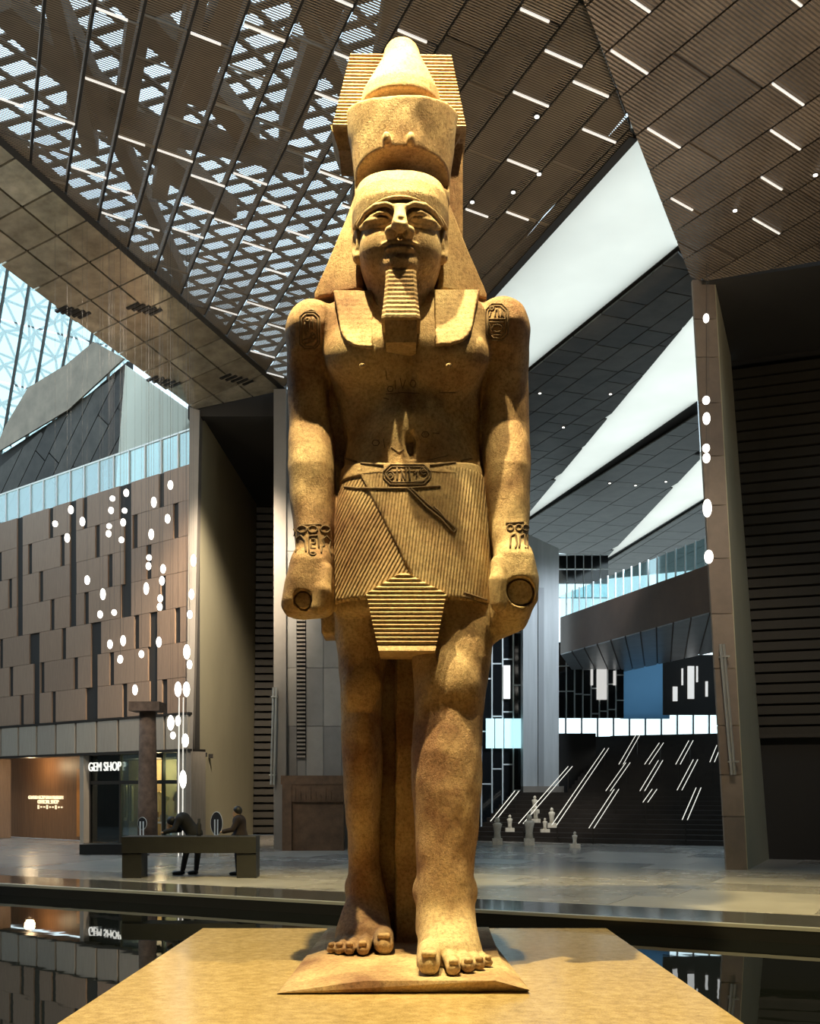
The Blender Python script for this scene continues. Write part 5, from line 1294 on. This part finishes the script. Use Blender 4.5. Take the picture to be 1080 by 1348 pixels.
engrave('stomach_inscription', [oval(495, 583, 5, 4, 6), [(505, 578), (507, 590)], [(515, 588), (525, 596), (532, 592)], oval(560, 572, 5, 4, 6), [(570, 570), (578, 571)], [(563, 606), (590, 600)]], 0.005, body_o)

# broken slab under the feet, thick in the middle and thinned toward both front corners
zs = BASEZ
pb = [U(365, 1310, 0), ]
def onz(px, py, z):
    Y = (EYE - z) * F / (py - HZ); return U(px, py, Y)
fl_, fr_ = onz(364, 1310, zs), onz(698, 1309, zs)
bl_, br_ = Vector((-1.12, 14.6, zs)), Vector((1.08, 14.6, zs))
und = Vector((0, 0.16, 0))
vv = [fl_ + und, fr_ + und, br_, bl_,
      Vector((fl_.x, fl_.y + 0.02, zs + 0.015)), onz(480, 1291, 0.0), onz(652, 1291, 0.0), Vector((fr_.x, fr_.y + 0.02, zs + 0.04)), Vector((br_.x, br_.y, 0.0)), Vector((bl_.x, bl_.y, 0.0)),
      Vector((-0.98, 12.0, 0.0)), Vector((1.0, 11.6, 0.0))]
ff = [[3, 2, 1, 0], [0, 1, 7, 6, 5, 4], [1, 2, 8, 11, 7], [2, 3, 9, 8], [3, 0, 4, 10, 9], [4, 5, 10], [7, 11, 6], [5, 6, 11, 8, 9, 10]]
mesh_obj('base_slab', vv, ff, STONE, statue)
# ================================================================ old column, bench, people, signs, stair statues
M_COL = mat('mottled_brown_stone', (0.14, 0.095, 0.07), 0.8, var=0.4, scale=4, bump=0.4, bscale=12)
pc_ = U(194.5, 0, 33); colm = thing('stone_column', (pc_.x, 33, 0), 'weathered brown stone column with a square block on top, before the shop', 'column')
zc0, zc1 = U(0, 937, 33).z, U(0, 925, 33).z
MB().lathe((pc_.x, 33, 0), [(0.31, 0.25), (0.295, 1.5), (0.27, 3.0), (0.25, zc0)], 18).build('shaft', M_COL, colm, True)
MB().box(pc_.x - 0.47, pc_.x + 0.47, 32.53, 33.47, zc0, zc1).build('abacus', M_COL, colm)
MB().box(pc_.x - 0.45, pc_.x + 0.45, 32.55, 33.45, 0, 0.25).build('base', M_COL, colm)

M_BEN = mat('dark_grey_bench_stone', (0.016, 0.0155, 0.013), 0.5, var=0.2, scale=5, bump=0.15)
YB = 22.9; x0, x1 = U(160, 0, YB).x, U(337, 0, YB).x
bench = thing('stone_bench', ((x0 + x1) / 2, YB + 0.3, 0), 'heavy dark grey stone slab bench standing at the pool edge', 'bench')
zt_b, zb_b = U(0, 1101, YB).z, U(0, 1123, YB).z
def bbox_(xa, xb, ya, yb, za, zb, nm):
    e = 0.012; mb = MB()
    mb.hexa([(xa, ya, za), (xb, ya, za), (xb, yb, za), (xa, yb, za), (xa, ya, zb - e), (xb, ya, zb - e), (xb, yb, zb - e), (xa, yb, zb - e)])
    mb.hexa([(xa, ya, zb - e), (xb, ya, zb - e), (xb, yb, zb - e), (xa, yb, zb - e), (xa + e, ya + e, zb), (xb - e, ya + e, zb), (xb - e, yb - e, zb), (xa + e, yb - e, zb)])
    return mb.build(nm, M_BEN, bench)
bbox_(x0, x1, YB, YB + 0.62, zb_b, zt_b, 'seat_slab')
bbox_(x0, x0 + 0.42, YB + 0.04, YB + 0.58, 0, zb_b, 'leg')
bbox_(x1 - 0.42, x1, YB + 0.04, YB + 0.58, 0, zb_b, 'leg')

def person(loc, label, J, cols, hair, long_hair=False, scale=1.0):
    """J: joint positions relative to loc; one continuous skin body, clothing and hair as children"""
    L = Vector(loc); t = thing('person', loc, label, 'person')
    g = {k: L + Vector(v) * scale for k, v in J.items()}; s = scale
    limbs = lambda P, k: np.minimum.reduce([cap(P, g['hip' + k], g['knee' + k], 0.088 * s, 0.062 * s), cap(P, g['knee' + k], g['ankle' + k], 0.06 * s, 0.042 * s)])
    shoe = lambda P, k: cap(P, g['ankle' + k] + Vector((0, 0, -0.03 * s)), g['toe' + k], 0.045 * s, 0.036 * s)
    armf = lambda P, k: np.minimum(cap(P, g['sh' + k], g['el' + k], 0.052 * s, 0.042 * s), cap(P, g['el' + k], g['wr' + k], 0.04 * s, 0.03 * s))
    trunk = lambda P: smin(cap(P, g['pelvis'], g['chest'], 0.13 * s, 0.145 * s), np.minimum(cap(P, g['shL'], g['shR'], 0.06 * s, 0.06 * s), ell(P, g['pelvis'], (0.15 * s, 0.16 * s, 0.14 * s))), 0.08)
    def hand(P, k):
        w = g['wr' + k]; f = (w - g['el' + k]).normalized(); sd = f.cross(Vector((0, 0, 1))).normalized()
        d = ell(P, w + f * 0.05 * s, (0.045 * s, 0.045 * s, 0.025 * s))
        for q, ln in ((-1.5, 0.07), (-0.5, 0.085), (0.5, 0.08), (1.5, 0.065)):
            a = w + f * 0.08 * s + sd * q * 0.019 * s; d = np.minimum(d, cap(P, a, a + f * ln * s + Vector((0, 0, -0.015 * s)), 0.0095, 0.008))
        a = w + f * 0.03 * s + sd * 0.035 * s; d = np.minimum(d, cap(P, a, a + f * 0.05 * s + sd * 0.03 * s, 0.012, 0.009)); return d
    fd = (g['nose'] - g['head']).normalized()
    def headf(P):
        d = ell(P, g['head'], (0.095 * s, 0.08 * s, 0.118 * s)); d = smin(d, cap(P, g['neck'], g['head'] - Vector((0, 0, 0.05 * s)), 0.055 * s, 0.05 * s), 0.03)
        d = smin(d, ell(P, g['head'] + fd * 0.10 * s + Vector((0, 0, -0.015 * s)), (0.022 * s,) * 3), 0.02)
        d = smin(d, ell(P, g['head'] + fd * 0.06 * s + Vector((0, 0, -0.085 * s)), (0.045 * s,) * 3), 0.03); return d
    def whole(P):
        d = smin(trunk(P), np.minimum(limbs(P, 'L'), limbs(P, 'R')), 0.04); d = smin(d, np.minimum(armf(P, 'L'), armf(P, 'R')), 0.03)
        d = np.minimum(d, np.minimum(shoe(P, 'L'), shoe(P, 'R'))); d = np.minimum(d, np.minimum(hand(P, 'L'), hand(P, 'R'))); return smin(d, headf(P), 0.02)
    pts = np.array([tuple(v) for v in g.values()]); lo, hi = pts.min(0) - 0.28, pts.max(0) + 0.28; lo[2] = max(lo[2], -0.03)
    skin, top, leg, shoes, hr = cols
    solid('body', whole, lo, hi, 0.018, skin, t)
    solid('jacket', lambda P: smin(trunk(P), np.minimum(armf(P, 'L'), armf(P, 'R')), 0.04) - 0.022, lo, hi, 0.018, top, t)
    solid('trousers', lambda P: np.maximum(np.minimum(limbs(P, 'L'), limbs(P, 'R')), 0.10 * s - (P[:, 2] - L.z)) - 0.012, lo, hi, 0.018, leg, t)
    for k in 'LR': solid('shoe', lambda P: np.maximum(shoe(P, k) - 0.01, -(P[:, 2] - L.z)), lo, hi, 0.015, shoes, t)
    hc = g['head'] - fd * 0.025 * s + Vector((0, 0, 0.025 * s))
    def hairf(P):
        d = ell(P, hc, (0.112 * s, 0.10 * s, 0.118 * s)); d = smax(d, -ell(P, g['head'] + fd * 0.12 * s + Vector((0, 0, -0.05 * s)), (0.10 * s, 0.10 * s, 0.11 * s)), 0.02)
        if long_hair: d = smin(d, cap(P, hc - fd * 0.04 * s, hc - fd * 0.07 * s + Vector((0, 0, -0.26 * s)), 0.08 * s, 0.05 * s), 0.04)
        return d
    solid('hair', hairf, lo, hi, 0.015, hr, t)
    return t
M_SKIN = mat('skin', (0.42, 0.27, 0.18), 0.6); M_BLK = mat('black_cloth', (0.014, 0.014, 0.016), 0.85); M_NAVY = mat('dark_navy_cloth', (0.02, 0.02, 0.03), 0.85); M_HAIR = mat('black_hair', (0.008, 0.007, 0.007), 0.5)
M_MAROON = mat('dark_maroon_cloth', (0.016, 0.009, 0.010), 0.85); M_SHOE = mat('black_shoe', (0.01, 0.01, 0.01), 0.4)
person((-4.95, 23.85, 0), 'person in black bending forward over the stone bench', dict(pelvis=(0.12, 0, 0.92), chest=(-0.14, 0, 1.24), neck=(-0.31, 0, 1.24), head=(-0.42, 0, 1.16), nose=(-0.52, 0, 1.10),
       shL=(-0.2, -0.18, 1.24), shR=(-0.2, 0.18, 1.24), elL=(-0.28, -0.26, 1.02), elR=(-0.26, 0.2, 1.0), wrL=(-0.48, -0.30, 0.97), wrR=(-0.46, 0.1, 0.98),
       hipL=(0.06, -0.09, 0.88), kneeL=(-0.06, -0.08, 0.48), ankleL=(-0.14, -0.06, 0.085), toeL=(-0.33, -0.08, 0.04), hipR=(0.16, 0.09, 0.88), kneeR=(0.17, 0.09, 0.47), ankleR=(0.13, 0.1, 0.085), toeR=(-0.02, 0.1, 0.04)),
       (M_SKIN, M_BLK, M_BLK, M_SHOE, M_HAIR), True)
person((-3.82, 23.78, 0), 'person in dark maroon standing behind the right end of the stone bench', dict(pelvis=(0.03, 0, 0.95), chest=(0.0, 0, 1.33), neck=(-0.02, 0, 1.46), head=(-0.06, 0, 1.57), nose=(-0.17, -0.02, 1.54),
       shL=(0.0, -0.19, 1.38), shR=(0.0, 0.19, 1.38), elL=(-0.12, -0.26, 1.14), elR=(-0.05, 0.25, 1.1), wrL=(-0.34, -0.28, 1.09), wrR=(-0.2, 0.22, 0.95),
       hipL=(0.0, -0.1, 0.9), kneeL=(-0.03, -0.09, 0.49), ankleL=(-0.02, -0.08, 0.085), toeL=(-0.19, -0.08, 0.04), hipR=(0.05, 0.1, 0.9), kneeR=(0.05, 0.1, 0.49), ankleR=(0.06, 0.1, 0.085), toeR=(-0.1, 0.1, 0.04)),
       (M_SKIN, M_MAROON, M_NAVY, M_SHOE, M_HAIR), True, scale=0.90)
tag(MB().lathe((U(262, 0, 23.2).x, 23.2, zt_b), [(0.05, 0), (0.055, 0.05), (0.055, 0.24), (0.03, 0.30), (0.03, 0.37)], 12).build('bottle', M_BLK, None, True), 'tall dark bottle standing on the bench beside the bending person', 'bottle')

def oval_sign(px, cy, rx, ry, Y, label):
    p = U(px, cy, Y); t = thing('oval_sign', (p.x, Y, 0), label, 'sign'); a, h = rx * Y / F, ry * Y / F; n = 20
    MB().prism([(p.x + a * math.cos(2 * math.pi * k / n), Y, p.z + h * math.sin(2 * math.pi * k / n)) for k in range(n)][::-1], (0, 0.05, 0)).build('board', M_BLK, t)
    MB().prism([(p.x + a * 1.08 * math.cos(2 * math.pi * k / n), Y + 0.02, p.z + h * 1.05 * math.sin(2 * math.pi * k / n)) for k in range(n)][::-1], (0, 0.05, 0)).build('rim', M_MULL, t)
    for q in (-0.045, 0.045): MB().tube([(p.x + q, Y - 0.03, 0), (p.x + q, Y - 0.03, p.z + h * 0.35)], 0.022, 6).build('post', M_MULL, t)
    MB().lathe((p.x, Y, 0), [(0.22, 0), (0.22, 0.02), (0.05, 0.05)], 14).build('foot', M_STEEL, t)
oval_sign(285, 1084, 7.5, 15, 33.2, 'black oval sign board on a white double post between the two people')
oval_sign(187, 1084, 5.5, 8, 31.5, 'small black oval sign board on a post beside the brown column')
tag(MB().box(U(325, 0, 31).x, U(333, 0, 31).x, 31, 31.1, 0, U(0, 1099, 31).z).build('notice_board', M_GREYP[1]), 'small grey notice board standing at the portal foot', 'sign')

M_PALE = mat('pale_lit_stone', (0.80, 0.76, 0.66), 0.7, var=0.15, scale=8)
SP = Plane(SB, sv, sv.cross(su * TR + Vector((0, 0, RI))))
pl_lab = ['small pale statue on the floor at the far left foot of the staircase', 'small pale statue left of the first handrail foot', 'tall pale statue on the floor before the staircase', 'pale statue high on the lower steps by the second handrail', 'pale statue just below another on the lower steps',
          'pale statue at the foot of the third handrail', 'low pale statue left of the third handrail foot', 'low pale statue on the floor right of the others']
for k, (px, py, h) in enumerate(((655, 1112, 0.9), (673, 1096, 0.6), (697, 1113, 1.0), (704, 1074, 0.65), (707, 1084, 0.6), (727, 1092, 0.7), (719, 1097, 0.5), (757, 1116, 0.5))):
    if py > 1104: p = U(px, py, EYE * F / (py - HZ)); p.z = 0
    else:
        p = SP.hit(px, py); st_i = max(0, math.floor((p - SB).dot(su) / TR)); p = p + su * ((st_i + 0.5) * TR - (p - SB).dot(su)); p.z = (st_i + 1) * RI
    t = thing('small_statue', p, pl_lab[k], 'statue', 'pale statues on the staircase')
    MB().box(p.x - 0.17, p.x + 0.17, p.y - 0.15, p.y + 0.15, p.z, p.z + 0.25 * h).build('pedestal', M_PALE, t)
    MB().lathe(p + Vector((0, 0, 0.25 * h)), [(0.14 * h, 0), (0.12 * h, 0.2 * h), (0.15 * h, 0.4 * h), (0.19 * h, 0.56 * h), (0.09 * h, 0.62 * h)], 10).build('figure', M_PALE, t, True)
    MB().lathe(p + Vector((0, 0, 0.86 * h)), [(0.02 * h, 0), (0.09 * h, 0.05 * h), (0.10 * h, 0.13 * h), (0.06 * h, 0.21 * h), (0.01, 0.23 * h)], 10).build('head', M_PALE, t, True)
